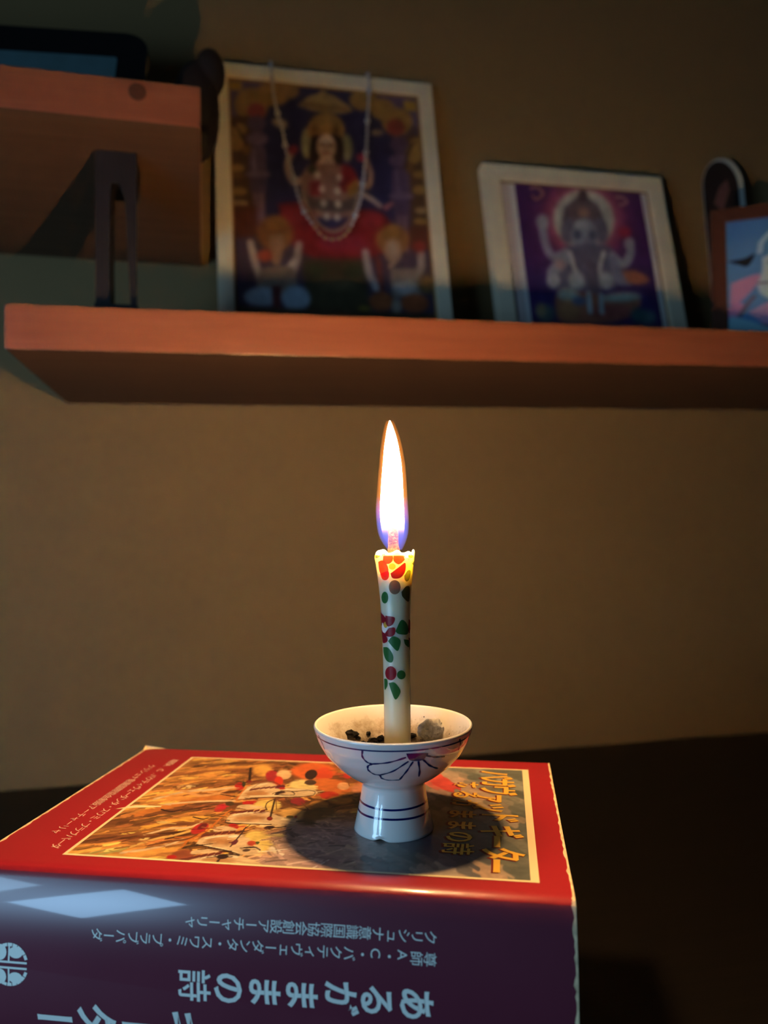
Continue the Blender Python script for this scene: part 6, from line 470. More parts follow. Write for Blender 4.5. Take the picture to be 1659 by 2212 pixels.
# ------------------------------------------------------------------ things on the upper shelf
ed = empty('tablet_device'); xq, yq = -0.175, 0.650
ed.location = (xq, yq, up_z(xq, yq) + 0.0008); ed.rotation_euler = (-math.radians(24), 0, math.radians(-6))
tag(ed, 'black rounded tablet with a bluish screen leaning on the upper left shelf', 'tablet')
def rrect(w, h, r, n=8):
    pts = []
    for cx, cz, a0 in ((w / 2 - r, r, -90), (w / 2 - r, h - r, 0), (-w / 2 + r, h - r, 90), (-w / 2 + r, r, 180)):
        for i in range(n + 1):
            a = math.radians(a0 + 90 * i / n); pts.append((cx + r * math.cos(a), cz + r * math.sin(a)))
    return pts
cas = mesh_obj('casing', *extrude_outline(rrect(0.26, 0.098, 0.020), 0, 0.014), MAT['black'], ed)
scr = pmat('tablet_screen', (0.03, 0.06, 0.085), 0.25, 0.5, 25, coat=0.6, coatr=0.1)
scr.node_tree.nodes['Principled BSDF'].inputs['Emission Color'].default_value = (0.12, 0.42, 0.62, 1); scr.node_tree.nodes['Principled BSDF'].inputs['Emission Strength'].default_value = 0.03  # faint blue emission stands in for a reflection on the dark glass
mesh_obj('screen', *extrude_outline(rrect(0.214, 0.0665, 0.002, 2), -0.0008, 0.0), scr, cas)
bm_obj('stand_leg', strip_bm([(0.014, 0.06), (0.070, 0.008)], 0.06, 0.003), MAT['black'], ed)

def remesh_blob(name, balls, vox, mat, parent=None):
    bm = bmesh.new()
    for (c, r) in balls:
        bmesh.ops.create_uvsphere(bm, u_segments=20, v_segments=12, radius=1, matrix=Matrix.Translation(c) @ Matrix.Diagonal((r[0], r[1], r[2], 1)))
    o = bm_obj(name, bm, mat, parent)
    md = o.modifiers.new('r', 'REMESH'); md.mode = 'VOXEL'; md.voxel_size = vox
    sm = o.modifiers.new('s', 'SMOOTH'); sm.iterations = 6
    dg = bpy.context.evaluated_depsgraph_get(); me = bpy.data.meshes.new_from_object(o.evaluated_get(dg)); o.modifiers.clear(); o.data = me; me.shade_smooth()
    if not me.materials: me.materials.append(mat)
    return o
xq, yq = -0.022, 0.700; zq = up_z(xq, yq)
orn = remesh_blob('ornament', [((0, 0, 0.030), (0.028, 0.022, 0.034)), ((-0.026, 0, 0.028), (0.022, 0.018, 0.026)), ((0.018, 0, 0.045), (0.021, 0.020, 0.045)), ((0.030, -0.001, 0.080), (0.0135, 0.014, 0.022)), ((0.020, -0.016, 0.012), (0.012, 0.012, 0.013)), ((-0.018, -0.014, 0.012), (0.012, 0.012, 0.013)), ((0.0, 0.012, 0.012), (0.02, 0.012, 0.013))], 0.0022, MAT['dark'])
orn.location = (xq, yq, zq)
tag(orn, 'small black figurine with a raised rounded head at the upper shelf end', 'figurine')

# ------------------------------------------------------------------ the book
H = 0.141
BO = Vector((-0.08126, 0.30728, H)); BA = math.radians(-21.6)
BL_, BD, T_ = 0.2096, 0.1415, 0.064
book = empty('book', (BO.x, BO.y, H - T_), BA)     # local: x along the spine, y away from the spine, z up from the back cover
tag(book, 'thick red Japanese book lying flat with its spine to the front, candle on it', 'book')
ZT = T_                                           # cover top in local coordinates
RS, HALF, TE = 0.073, 0.032, math.radians(26)
YC = -0.001 + RS * math.cos(TE)
def spine_pt(s, off=0.0):
    ph = TE - s / RS
    return (YC - (RS + off) * math.cos(ph), HALF + (RS + off) * math.sin(ph))
def cover_profile(off):
    top = [(BD, ZT + off), (0.06, ZT + off), (0.0042, ZT + off)]
    a = spine_pt(0.0016, off)
    bend = [np.array(p) for p in ((0.0042, ZT + off), (0.0, ZT + off + 0.0002), a)]
    for t_ in np.linspace(0, 1, 9)[1:]:
        q = (1 - t_) ** 2 * bend[0] + 2 * t_ * (1 - t_) * bend[1] + t_ * t_ * bend[2]; top.append(tuple(q))
    arc = [spine_pt(s, off) for s in np.linspace(0.0035, 2 * RS * TE - 0.0016, 40)]
    bot = [(0.0042, -off), (BD, -off)]
    return top + arc + bot
po = cover_profile(0.0); pi_ = cover_profile(-0.0014)
nx_ = 24; vs_, fs = [], []
xs = np.linspace(0, BL_, nx_ + 1); n = len(po)
for x in xs:
    for (y, z) in po: vs_.append((x, y, z))
for x in xs:
    for (y, z) in pi_: vs_.append((x, y, z))
off_ = (nx_ + 1) * n
for i in range(nx_):
    for j in range(n - 1):
        a = i * n + j; fs.append((a, a + n, a + n + 1, a + 1)); a += off_; fs.append((a, a + 1, a + n + 1, a + n))
for j in range(n - 1):
    fs.append((j, j + 1, off_ + j + 1, off_ + j)); a = nx_ * n + j; fs.append((a + 1, a, off_ + a, off_ + a + 1))
for i in range(nx_):
    a = i * n; fs.append((a + n, a, off_ + a, off_ + a + n)); a = i * n + n - 1; fs.append((a, a + n, off_ + a + n, off_ + a))
cov = mesh_obj('cover', vs_, fs, MAT['cover'], book)
cov.data.shade_smooth(); cov.data.materials.append(MAT['spine'])
for p in cov.data.polygons:
    if p.center.y < 0.0012 and p.center.z < ZT - 0.0018: p.material_index = 1
me = cov.data
bm = bmesh.new(); bm.from_mesh(me)
for e_ in bm.edges:
    if len(e_.link_faces) == 2 and e_.calc_face_angle(0) > 0.9: e_.smooth = False
bm.to_mesh(me); bm.free()
# pale worn paper along the cut edges of the cover
def edge_strip(x, w, sgn):
    vs_, fs = [], []
    rr = random.Random(3)
    for j, (y, z) in enumerate(po[:-1]):
        y2, z2 = pi_[j]
        jit = (0.00025 + 0.0008 * rr.random() ** 3)
        ny_, nz_ = y - y2, z - z2; ln = math.hypot(ny_, nz_); ny_, nz_ = ny_ / ln, nz_ / ln
        vs_ += [(x - sgn * jit, y + ny_ * 0.00007, z + nz_ * 0.00007), (x + sgn * 0.0004, y + ny_ * 0.00007, z + nz_ * 0.00007), (x + sgn * 0.0004, y2, z2), (x, y2, z2)]
    for j in range(len(po) - 2):
        for k in range(4):
            a = j * 4 + k; b_ = j * 4 + (k + 1) % 4; fs.append((a, b_, b_ + 4, a + 4))
    o = mesh_obj('worn_edge', vs_, fs, MAT['edge'], cov); o['label'] = 'pale frayed paper edge of the cover'
    return o
# refine profile for an uneven frayed line
def densify(p, step=0.003):
    out = []
    for a, b_ in zip(p[:-1], p[1:]):
        m_ = max(1, int(math.dist(a, b_) / step))
        for i in range(m_): out.append(tuple(np.array(a) + (np.array(b_) - np.array(a)) * i / m_))
    return out + [p[-1]]
lens = [max(1, int(math.dist(a, b_) / 0.003)) for a, b_ in zip(po[:-1], po[1:])]
def dens2(p):
    out = []
    for (a, b_), m_ in zip(zip(p[:-1], p[1:]), lens):
        for i in range(m_): out.append(tuple(np.array(a) + (np.array(b_) - np.array(a)) * i / m_))
    return out + [p[-1]]
po, pi_ = dens2(po), dens2(pi_)
edge_strip(BL_, 0, 1); edge_strip(0, 0, -1)
# turned-up worn corner tip at the far left
mesh_obj('worn_corner', [(-0.0004, BD + 0.0004, ZT + 0.0002), (0.011, BD + 0.0003, ZT + 0.0002), (0.004, BD - 0.0016, ZT + 0.0003), (-0.0004, BD - 0.004, ZT + 0.0002), (-0.0012, BD + 0.0010, ZT + 0.0012)], [(0, 1, 2), (0, 2, 3), (0, 4, 1), (0, 3, 4)], MAT['edge'], cov)
# block of pages inside the cover
bmp = box_bm(BL_ - 0.006, BD - 0.008, T_ - 0.0034, BL_ / 2, BD / 2 + 0.001, T_ / 2)
bm_obj('page_block', bmp, MAT['pages'], book)

# --- printed picture on the front cover
PA0, PA1, PB0, PB1 = 0.0313, 0.1965, 0.0107, 0.1281
def cover_quad(name, a0, b0, a1, b1, z, mat):
    return mesh_obj(name, [(a0, b0, z), (a1, b0, z), (a1, b1, z), (a0, b1, z)], [(0, 1, 2, 3)], mat, book)
bw = 0.0013
border = []
mesh_obj('picture_border', sum([[(a0, b0, ZT + 0.00012), (a1, b0, ZT + 0.00012), (a1, b1, ZT + 0.00012), (a0, b1, ZT + 0.00012)] for a0, b0, a1, b1 in
    ((PA0 - bw, PB0 - bw, PA1 + bw * 2.2, PB0), (PA0 - bw, PB1, PA1 + bw * 2.2, PB1 + bw), (PA0 - bw, PB0, PA0, PB1), (PA1, PB0, PA1 + bw * 2.2, PB1))], []), [(0, 1, 2, 3), (4, 5, 6, 7), (8, 9, 10, 11), (12, 13, 14, 15)], MAT['cream'], cov)
cv = Canvas(520, 330, 3750, 1000, (150, 96, 60))
U_, V_ = cv.U, cv.V
w1 = cv.noise(3, 5, 4, 21); streak = cv.noise(5, 22, 5, 22, (U_ + 0.25 * V_ + 0.1 * w1, V_ + 0.35 * U_ + 0.06 * w1))
cloud = cv.noise(6, 6, 5, 23, (U_ + 0.3 * V_, V_ - 0.25 * U_ + 0.1 * w1))
def mixc(a, c): return np.array(a, float) + (np.array(c, float) - np.array(a, float))
def lerp(c0, c1, t_): return np.array(c0, float)[None, None] * (1 - t_[..., None]) + np.array(c1, float)[None, None] * t_[..., None]
def ss(x, a, b_): q = np.clip((x - a) / (b_ - a), 0, 1); return q * q * (3 - 2 * q)
dust = lerp((116, 70, 44), (232, 164, 84), ss(streak, 0.32, 0.68))
dust = dust * (0.86 + 0.28 * cloud[..., None])
mist = lerp((176, 146, 142), (226, 192, 168), ss(cloud, 0.35, 0.65))
sky = lerp((108, 114, 106), (184, 170, 152), ss(cloud, 0.42, 0.68))
sky = sky * (0.94 + 0.12 * streak[..., None])
near = ss(V_ + 0.1 * (cloud - 0.5), 0.50, 0.72)
m1 = ss(U_ + 0.06 * (w1 - 0.5) + 0.0 * V_, 0.36, 0.46) * near
m2 = ss(U_ + 0.05 * (cloud - 0.5), 0.60, 0.74)
cv.c = dust * (1 - m1[..., None]) + mist * m1[..., None]
cv.c = cv.c * (1 - m2[..., None]) + sky * m2[..., None]
def brush(count, seed, u0, u1, wmin, wmax, jit, mixk, flow):
    rs = random.Random(seed)
    for k in range(count):
        u, v_ = rs.uniform(u0, u1), rs.random(); ix, iy = int(u * (cv.nx - 1)), int(v_ * (cv.ny - 1))
        base = cv.c[iy, ix]; c = np.clip(base * rs.uniform(1 - jit, 1 + jit), 0, 255)
        ln = rs.uniform(0.008, 0.030); an = flow(u, v_, rs); du, dv = ln * math.cos(an), ln * 2.2 * math.sin(an)
        cv.stroke([(u - du, v_ - dv), (u, v_ + rs.uniform(-0.006, 0.006)), (u + du, v_ + dv)], rs.uniform(wmin, wmax), c * mixk + base * (1 - mixk))
brush(900, 4, 0.0, 0.45, 8, 22, 0.45, 0.8, lambda u, v, r: -0.40 + r.uniform(-0.2, 0.2))
brush(700, 5, 0.25, 0.68, 8, 20, 0.40, 0.7, lambda u, v, r: r.uniform(-0.9, 0.9))
cv.draw(ART_SKY)
brush(500, 6, 0.62, 1.0, 24, 60, 0.10, 0.4, lambda u, v, r: 0.55 + r.uniform(-0.2, 0.2))
cv.draw(ART_COVER)
brush(500, 7, 0.02, 0.66, 4, 9, 0.18, 0.6, lambda u, v, r: r.uniform(-0.35, 0.15))
cv.draw([sh for sh in ART_COVER if (sh[0] == 's' and sum(sh[3]) < 300) or (sh[0] == 'p' and sum(sh[2]) < 330 and sh[3] < 0.0045)])
cv.c *= 0.86
cv.c *= (0.86 + 0.28 * cv.noise(60, 50, 3, 31))[..., None]
cv.build('cover_picture', PA1 - PA0, PB1 - PB0, MAT['art_gloss'], cov, lambda x, y: np.stack([PA0 + x, PB1 - y, np.full_like(x, ZT + 0.0001)], -1))
# tip of a lance that crosses the border
mesh_obj('lance_tip', [(0.0270, 0.0546, ZT + 0.00022), (0.0345, 0.0570, ZT + 0.00022), (0.0450, 0.0592, ZT + 0.00022), (0.0450, 0.0605, ZT + 0.00022), (0.0335, 0.0600, ZT + 0.00022)], [(0, 1, 2, 3, 4)], MAT['cream'], cov)

# --- lettering
NEED = {}
def want(chs, bold):
    for c in chs: NEED[(c, bold)] = None
COVER_A = '尊師A.C.バクティヴェーダンタ・スワミ・プラブパーダ'
COVER_B = 'クリシュナ意識国際協会創設アーチャーリャ'
SPINE_1 = 'クリシュナ意識国際協会創設アーチャーリャ'
SPINE_2 = '尊師A・C・バクティヴェーダンタ・スワミ・プラブパーダ'
SPINE_T = 'バガヴァッド・ギーター'
want(COVER_A + COVER_B + SPINE_1 + SPINE_2, 0.0)
want(''.join(c for c, _, _ in COVER_TITLE + COVER_SUB), 0.022)
want(''.join(c for c, _, _ in SPINE_SUB) + SPINE_T, 0.024)
tmp = []
for (c, bold) in NEED:
    cu = bpy.data.curves.new('glyph', 'FONT'); cu.body = c; cu.size = 1.0; cu.align_x = 'LEFT'; cu.resolution_u = 3; cu.offset = bold * (0.45 if c == '詩' else 1.0)
    o = bpy.data.objects.new('glyph', cu); COL.objects.link(o); tmp.append(((c, bold), o))
bpy.context.view_layer.update(); dg = bpy.context.evaluated_depsgraph_get()
for key, o in tmp:
    me = bpy.data.meshes.new_from_object(o.evaluated_get(dg))
    vv = np.array([v.co[:2] for v in me.vertices]) if len(me.vertices) else np.zeros((0, 2))
    NEED[key] = (vv, [tuple(p.vertices) for p in me.polygons]); bpy.data.meshes.remove(me)
for key, o in tmp:
    cu = o.data; bpy.data.objects.remove(o); bpy.data.curves.remove(cu)
def em_center(c):
    """em-box centre, so that marks keep their place in the cell"""
    vv = NEED.get((c, 0.0)) or NEED.get((c, 0.022)) or NEED.get((c, 0.024))
    return None
def glyph(c, bold, vertical=False, narrow=1.0):
    vv, ff = NEED[(c, bold)]
    if not len(vv): return vv, ff
    wide = vv[:, 0].max() > 0.62 or ord(c) > 0x2000
    q = vv - (np.array([0.5, 0.38]) if wide else np.array([(vv[:, 0].min() + vv[:, 0].max()) / 2, 0.36]))
    if vertical and c == 'ー': q = np.stack([q[:, 1], -q[:, 0]], -1)
    if vertical and c in 'ァィェャュッ': q = q + np.array([0.10, 0.10])
    return q * np.array([narrow, 1.0]), ff
def lettering(name, items, place, mat, parent):
    """items: (glyph verts, faces, centre a, centre b, size); place(a, b) -> local point"""
    V, F = [], []
    for vv, ff, a, b_, sz in items:
        base = len(V)
        for (gx, gy) in vv: V.append(place(a, b_, gx * sz, gy * sz))
        F += [tuple(base + i for i in f) for f in ff]
    return mesh_obj(name, V, F, mat, parent)
on_cover = lambda dz: (lambda a, b_, gx, gy: (a + gy, b_ - gx, ZT + dz))
for nm, items in (('title_lettering', [(c, a / 1000, b_ / 1000, 0.0172) for c, a, b_ in COVER_TITLE]), ('subtitle_lettering', [(c, a / 1000, b_ / 1000, 0.0125) for c, a, b_ in COVER_SUB])):
    g_ = [(*glyph(c, 0.022, False, 0.72 if sz > 0.015 else 0.85), a, b_, sz) for c, a, b_, sz in items]
    lettering(nm + '_shadow', [(v_, f_, a - 0.0007, b_ - 0.0003, s_ * 1.06) for v_, f_, a, b_, s_ in g_], on_cover(0.00016), MAT['maroon'], cov)
    lettering(nm, g_, on_cover(0.00026), MAT['gold'], cov)
nA = len(COVER_A); nB = len(COVER_B)
lettering('author_lettering', [(*glyph(c, 0.0), 0.0236, 0.1220 + (0.0162 - 0.1220) * i / (nA - 1), 0.0047) for i, c in enumerate(COVER_A)], on_cover(0.00016), MAT['pinkletter'], cov)
lettering('author_lettering', [(*glyph(c, 0.0), 0.0162, 0.1120 + (0.0291 - 0.1120) * i / (nB - 1), 0.0046) for i, c in enumerate(COVER_B)], on_cover(0.00016), MAT['pinkletter'], cov)
def on_spine(a, s, gx, gy):
    y, z = spine_pt(s + gx, 0.00012); return (a + gy, y, z)
n1 = len(SPINE_1); n2 = len(SPINE_2)
lettering('spine_lettering', [(*glyph(c, 0.0, True), 0.1647 - 0.00420 * i, 0.0132, 0.0044) for i, c in enumerate(SPINE_1)], on_spine, MAT['silver'], cov)
lettering('spine_lettering', [(*glyph(c, 0.0, True), 0.1646 - 0.00431 * i, 0.0195, 0.0044) for i, c in enumerate(SPINE_2)], on_spine, MAT['silver'], cov)
lettering('spine_lettering', [(*glyph(c, 0.024, True, 0.92), a / 1000, 0.0331, 0.0118) for c, a, s_ in SPINE_SUB], on_spine, MAT['silver'], cov)
lettering('spine_title_lettering', [(*glyph(c, 0.024, True), 0.0370 + 0.0153 * (len(SPINE_T) - 1 - i), 0.0490, 0.0150) for i, c in enumerate(SPINE_T)], on_spine, MAT['silver'], cov)
# publisher's emblem: a round monogram of bars and lobes
def emblem():
    V, F = [], []
    ca, cs, R0 = 0.0212, 0.0313, 0.0072
    def add(pts):
        base = len(V)
        for p, q in pts:
            y, z = spine_pt(cs + q, 0.00014); V.append((ca + p, y, z))
        F.append(tuple(range(base, base + len(pts))))
    for sg in (-1, 1):
        add([(R0 * math.cos(a), sg * (0.0016 + 0)) if False else (-0.0034 + 0.0024 * math.cos(a), sg * 0.0040 + 0.0026 * math.sin(a)) for a in np.linspace(0, 2 * math.pi, 18, endpoint=False)])
        add([(0.0024 + 0.0026 * math.cos(a), sg * 0.0042 + 0.0019 * math.sin(a)) for a in np.linspace(0, 2 * math.pi, 18, endpoint=False)])
        add([(-0.0062, sg * 0.0006), (0.0066, sg * 0.0006), (0.0066, sg * 0.0013), (-0.0062, sg * 0.0013)])
        for a0 in np.linspace(18, 162, 10)[:-1]:
            a1 = a0 + 14
            add([(r_ * math.cos(math.radians(a_)), sg * r_ * math.sin(math.radians(a_))) for r_, a_ in ((R0, a0), (R0, a1), (R0 - 0.0011, a1), (R0 - 0.0011, a0))])
        add([(-0.0004, sg * 0.0013), (0.0002, sg * 0.0013), (0.0002, sg * 0.0064), (-0.0004, sg * 0.0064)])
    bm = bmesh.new(); vv = [bm.verts.new(p) for p in V]
    for f in F: bm.faces.new([vv[i] for i in f])
    bmesh.ops.triangulate(bm, faces=bm.faces[:])
    return bm_obj('spine_emblem', bm, MAT['silver'], cov)
emblem()

# two plain books under it
for i, (w, d, h, z, dx, dy, lab) in enumerate(((0.208, 0.139, 0.038, 0.039, 0.001, 0.004, 'plain dark cloth book directly under the red book'), (0.214, 0.146, 0.039, 0.0, -0.002, 0.001, 'plain dark cloth book lowest in the stack, on the table'))):
    o = empty('book', (BO.x, BO.y, z), BA); tag(o, lab, 'book')
    h_ = h - 0.0002
    for zz in (0.0015, h_ - 0.0015): bm_obj('cover_board', box_bm(w, d, 0.003, w / 2 + dx, d / 2 + dy, zz, 0.0006), MAT['oldbook'], o)
    bm_obj('spine', box_bm(w, 0.003, h_, w / 2 + dx, dy + 0.0005, h_ / 2, 0.001), MAT['oldbook'], o)
    bm_obj('page_block', box_bm(w - 0.006, d - 0.006, h_ - 0.0062, w / 2 + dx, d / 2 + dy, h_ / 2), MAT['pages'], o)

# ------------------------------------------------------------------ porcelain stem cup
CX_, CY_ = 0.0724, 0.3008
SV = Vector((CY_, -CX_, 0)).normalized(); NV = Vector((CX_, CY_, 0)).normalized()
FACE = math.atan2(SV.y, SV.x)          # local +x points to the viewer's right, local -y to the viewer
mm = 0.001
cup = empty('stem_cup', (CX_, CY_, H), FACE)
tag(cup, 'white porcelain stem cup with cobalt petals and rings, standing on the red book', 'cup')
BOWL = [(0, 15.55), (3, 14.95), (8, 13.85), (13, 12.85), (17.2, 12.25), (18.5, 12.35), (19.4, 13.4), (21.5, 17.3), (25.2, 22.1), (29.8, 26.4), (34.6, 29.2), (38.6, 30.6), (40.2, 31.0)]
BH = np.array([a for a, _ in BOWL]); BRR = np.array([b_ for _, b_ in BOWL])
fineh = np.concatenate([np.linspace(0, 18.5, 16)[:-1], np.linspace(18.5, 40.2, 40)])
def smooth_r():
    r = np.interp(fineh, BH, BRR); up_ = fineh >= 19.3
    rr = r.copy()
    for _ in range(3): rr[1:-1] = np.where(up_[1:-1], (rr[:-2] + 2 * rr[1:-1] + rr[2:]) / 4, rr[1:-1])
    return rr
finer = smooth_r()
def bowl_r(h): return float(np.interp(h, fineh, finer))
outer = [(12.6, 0.0), (14.9, 0.0)] + [(r, h) for r, h in zip(finer, fineh) if h > 0.2]
outer[1] = (15.2, 0.0); outer.insert(2, (15.55, 0.45))
rim = [(30.85, 40.75), (30.45, 41.0), (30.0, 40.85), (29.75, 40.4)]
INN = [(28.4, 36.5), (27.0, 33.8), (25.2, 31.5), (23.0, 29.3), (20.3, 27.2), (17.4, 25.7), (14.2, 24.7), (10, 24.05), (6, 23.7), (3, 23.6), (0.3, 23.6)]
under = [(0.3, 14.0), (9.0, 13.0), (10.8, 8.0), (12.6, 0.0)]
prof = [(r * mm, h * mm) for r, h in outer + rim[:2]]
def chipfn(p, t, i):
    td = math.degrees(t); td = td - 360 if td > 180 else td
    if p[2] < 0.0009: p = [p[0], p[1], p[2] + 0.0011 * math.exp(-((td + 19) / 7.5) ** 2) + 0.0005 * math.exp(-((td + 4) / 10) ** 2) * 0]
    return p
v_, f_ = lathe(prof, 144, False, chipfn); wall_o = mesh_obj('outer_wall', v_, f_, MAT['porcelain'], cup, True)
v_, f_ = lathe([(r * mm, h * mm) for r, h in rim[1:] + INN], 144, False); f_.append(tuple(range(len(v_) - 144, len(v_)))); wall_i = mesh_obj('inner_wall', v_, f_, MAT['stained'], cup, True)
v_, f_ = lathe([(r * mm, h * mm) for r, h in under], 96, False); f_.append(tuple(range(96))); mesh_obj('foot_hollow', v_, f_, MAT['porcelain'], cup, True)
def bowl_pt(th, h, off=0.06):
    r = bowl_r(h); dr = (bowl_r(h + 0.3) - bowl_r(h - 0.3)) / 0.6; n_ = math.hypot(1, dr)
    rr = r + off / n_; hh = h - off * dr / n_; a = math.radians(th)
    return Vector((rr * math.sin(a), -rr * math.cos(a), hh)) * mm
def ribbon(name, path, w, parent, steps=None, taper=False):
    P = spline(path, steps or max(8, len(path) * 8)); pts = [bowl_pt(a, h) for a, h in P]
    V, F = [], []
    for i, p in enumerate(pts):
        t_ = (pts[min(i + 1, len(pts) - 1)] - pts[max(i - 1, 0)]).normalized(); nrm = (bowl_pt(P[i][0], P[i][1], 0.5) - bowl_pt(P[i][0], P[i][1], 0.0)).normalized()
        sd = nrm.cross(t_) * (w * mm / 2 * (1.0 + 0.25 * math.sin(i * 0.7)))
        V += [p - sd, p + sd]
    for i in range(len(pts) - 1): F.append((2 * i, 2 * i + 2, 2 * i + 3, 2 * i + 1))
    return mesh_obj(name, V, F, MAT['blue'], parent)
def ring(name, h, w):
    V, F = [], []
    n_ = 144
    for k in range(n_):
        th = 360 * k / n_; j = 0.08 * math.sin(3 * math.radians(th) + h)
        V += [bowl_pt(th, h - w / 2 + j), bowl_pt(th, h + w / 2 + j)]
    for k in range(n_): q = (k + 1) % n_; F.append((2 * k, 2 * q, 2 * q + 1, 2 * k + 1))
    return mesh_obj(name, V, F, MAT['blue'], wall_o)
ring('painted_ring', 38.25, 0.55); ring('painted_ring', 11.4, 0.75); ring('painted_ring', 8.0, 0.75)
for rep in (0, 125, -118):
    for w, path in BOWL_LINES: ribbon('painted_petal', [(a + rep, h) for a, h in path], w * 1.5, wall_o)
    hub = [(a + rep, h) for a, h in BOWL_HUB]
    hub = spline(np.array(hub + hub[:1]), 36)[:-1]; c0 = hub.mean(0); V = [bowl_pt(*c0, 0.09)]; F = []; n_ = len(hub)
    for k in range(1, 7):
        for q in hub: V.append(bowl_pt(*(c0 + (q - c0) * k / 6), 0.09))
    for i in range(n_): F.append((0, 1 + i, 1 + (i + 1) % n_))
    for k in range(5):
        for i in range(n_): a = 1 + k * n_ + i; b_ = 1 + k * n_ + (i + 1) % n_; F.append((a, a + n_, b_ + n_, b_))
    mesh_obj('painted_flower_centre', V, F, MAT['blue'], wall_o)

# crumbs in the cup
def inner_r(h): return float(np.interp(h, [b_ for _, b_ in INN][::-1], [a for a, _ in INN][::-1]))
def crumb(name, mat, size, loc, seed, sub=3, rough=0.35, squash=(1, 1, 1)):
    bm = bmesh.new(); bmesh.ops.create_icosphere(bm, subdivisions=sub, radius=1.0); r = random.Random(seed)
    from mathutils import noise
    for v in bm.verts:
        d = 1 + rough * noise.noise(v.co * 1.7 + Vector((seed, 0, 0))) + rough * 0.7 * noise.noise(v.co * 4.3 + Vector((0, seed, 0)))
        v.co = Vector((v.co.x * squash[0], v.co.y * squash[1], v.co.z * squash[2])) * d * size * mm
    o = bm_obj(name, bm, mat, None, False)
    lx, ln, h = loc; p = SV * (lx * mm) + NV * (ln * mm); o.location = (CX_ + p.x, CY_ + p.y, H + h * mm); o.rotation_euler = (0, 0, r.random() * 6)
    return o
tag(crumb('ash_lump', MAT['ash'], 5.2, (15.6, 16.6, 33.6), 5, 4, 0.22, (1.15, 0.9, 0.85)), 'crumbly white lump of ash in the cup right of the candle', 'ash lump')
for i, (loc, sz, lab) in enumerate(((( -17.2, 17.6, 31.6), 2.3, 'largest black charred crumb high on the left inside of the cup'), ((-14.8, 18.2, 30.0), 1.2, 'small black charred crumb just right of the largest one'), ((-10.3, 21.6, 30.9), 1.0, 'single black charred crumb above the pile behind the candle'),
        ((-8.6, 19.2, 28.3), 2.1, 'black charred crumb in the pile left of the candle foot'), ((-5.2, 20.8, 28.9), 1.7, 'black charred crumb touching the candle on its left'), ((-12.5, 17.0, 27.8), 1.5, 'flat black charred crumb at the left end of the pile'), ((8.0, 21.2, 30.0), 1.5, 'black charred crumb just right of the candle'))):
    tag(crumb('charred_crumb', MAT['soot'], sz, loc, i + 11, 2, 0.6, (1.15, 1, 0.75)), lab, 'charred crumb', 'charred crumbs in the cup')
# scatter of fine soot specks on the inside wall: nobody could count them
V, F = [], []
for i in range(420):
    if i < 240: th = random.gauss(-22, 26) + 180; h = 26 + abs(random.gauss(0, 4.2))
    else: th = random.uniform(0, 360); h = 24 + abs(random.gauss(0, 4.0))
    if h > 38.5: continue
    r = inner_r(h) - 0.06; s_ = 0.06 + 0.30 * random.random() ** 3; a = math.radians(th)
    c = Vector((r * math.sin(a), -r * math.cos(a), h)); t1 = Vector((math.cos(a), math.sin(a), 0)); dr = (inner_r(h + 0.5) - inner_r(h - 0.5)); t2 = Vector((math.sin(a) * dr, -math.cos(a) * dr, 1)).normalized()
    base = len(V); n_ = 6
    for k in range(n_):
        an = 2 * math.pi * k / n_; q = s_ * (0.6 + 0.6 * random.random()); V.append((c + t1 * q * math.cos(an) + t2 * q * math.sin(an)) * mm)
    F.append(tuple(range(base, base + n_)))
so = mesh_obj('soot_specks', V, F, MAT['soot'], wall_i); so['kind'] = 'stuff'; so['label'] = 'fine black soot specks on the inside wall'

# ------------------------------------------------------------------ candle
can = empty('candle', (CX_ + SV.x * 0.0017, CY_ + SV.y * 0.0017, H), FACE)
tag(can, 'pale wax candle painted with red camellias and green leaves, standing in the cup', 'candle')
CAN = [(23.6, 5.2), (52, 5.2), (70, 5.35), (88, 5.9), (97, 6.75), (107, 8.0)]
ch = np.linspace(23.8, 106.4, 70); crd = np.interp(ch, [a for a, _ in CAN], [b_ for _, b_ in CAN])
for _ in range(8): crd[1:-1] = (crd[:-2] + 2 * crd[1:-1] + crd[2:]) / 4
def can_r(h): return float(np.interp(h, ch, crd))
def lean(h): return -0.55 * max(0, (h - 50) / 57)
top_profile = [(7.75, 107.0), (7.3, 107.25), (6.9, 106.9), (6.3, 104.5), (5.6, 101.5), (4.6, 99.4), (3.0, 98.8), (2.0, 98.9)]
cprof = [(0.4, 23.8), (4.9, 23.8)] + list(zip(crd, ch)) + top_profile
def canfn(p, t, i):
    h = p[2] / mm
    k = max(0, (h - 103) / 4)
    wob = (0.75 * math.sin(3 * t + 2.2) + 0.55 * math.sin(5 * t + 0.6) + 0.35 * math.sin(9 * t)) * min(1, k)
    return [p[0] + lean(h) * mm, p[1], p[2] + wob * mm]
v_, f_ = lathe([(r * mm, h * mm) for r, h in cprof], 120, True, canfn)
wax = mesh_obj('wax_body', v_, f_, MAT['wax'], can, True)
def can_pt(th, h, off=0.05):
    r = can_r(min(h, 106.0)) + off; a = math.radians(th)
    return Vector((r * math.sin(a) + lean(h), -r * math.cos(a), h)) * mm
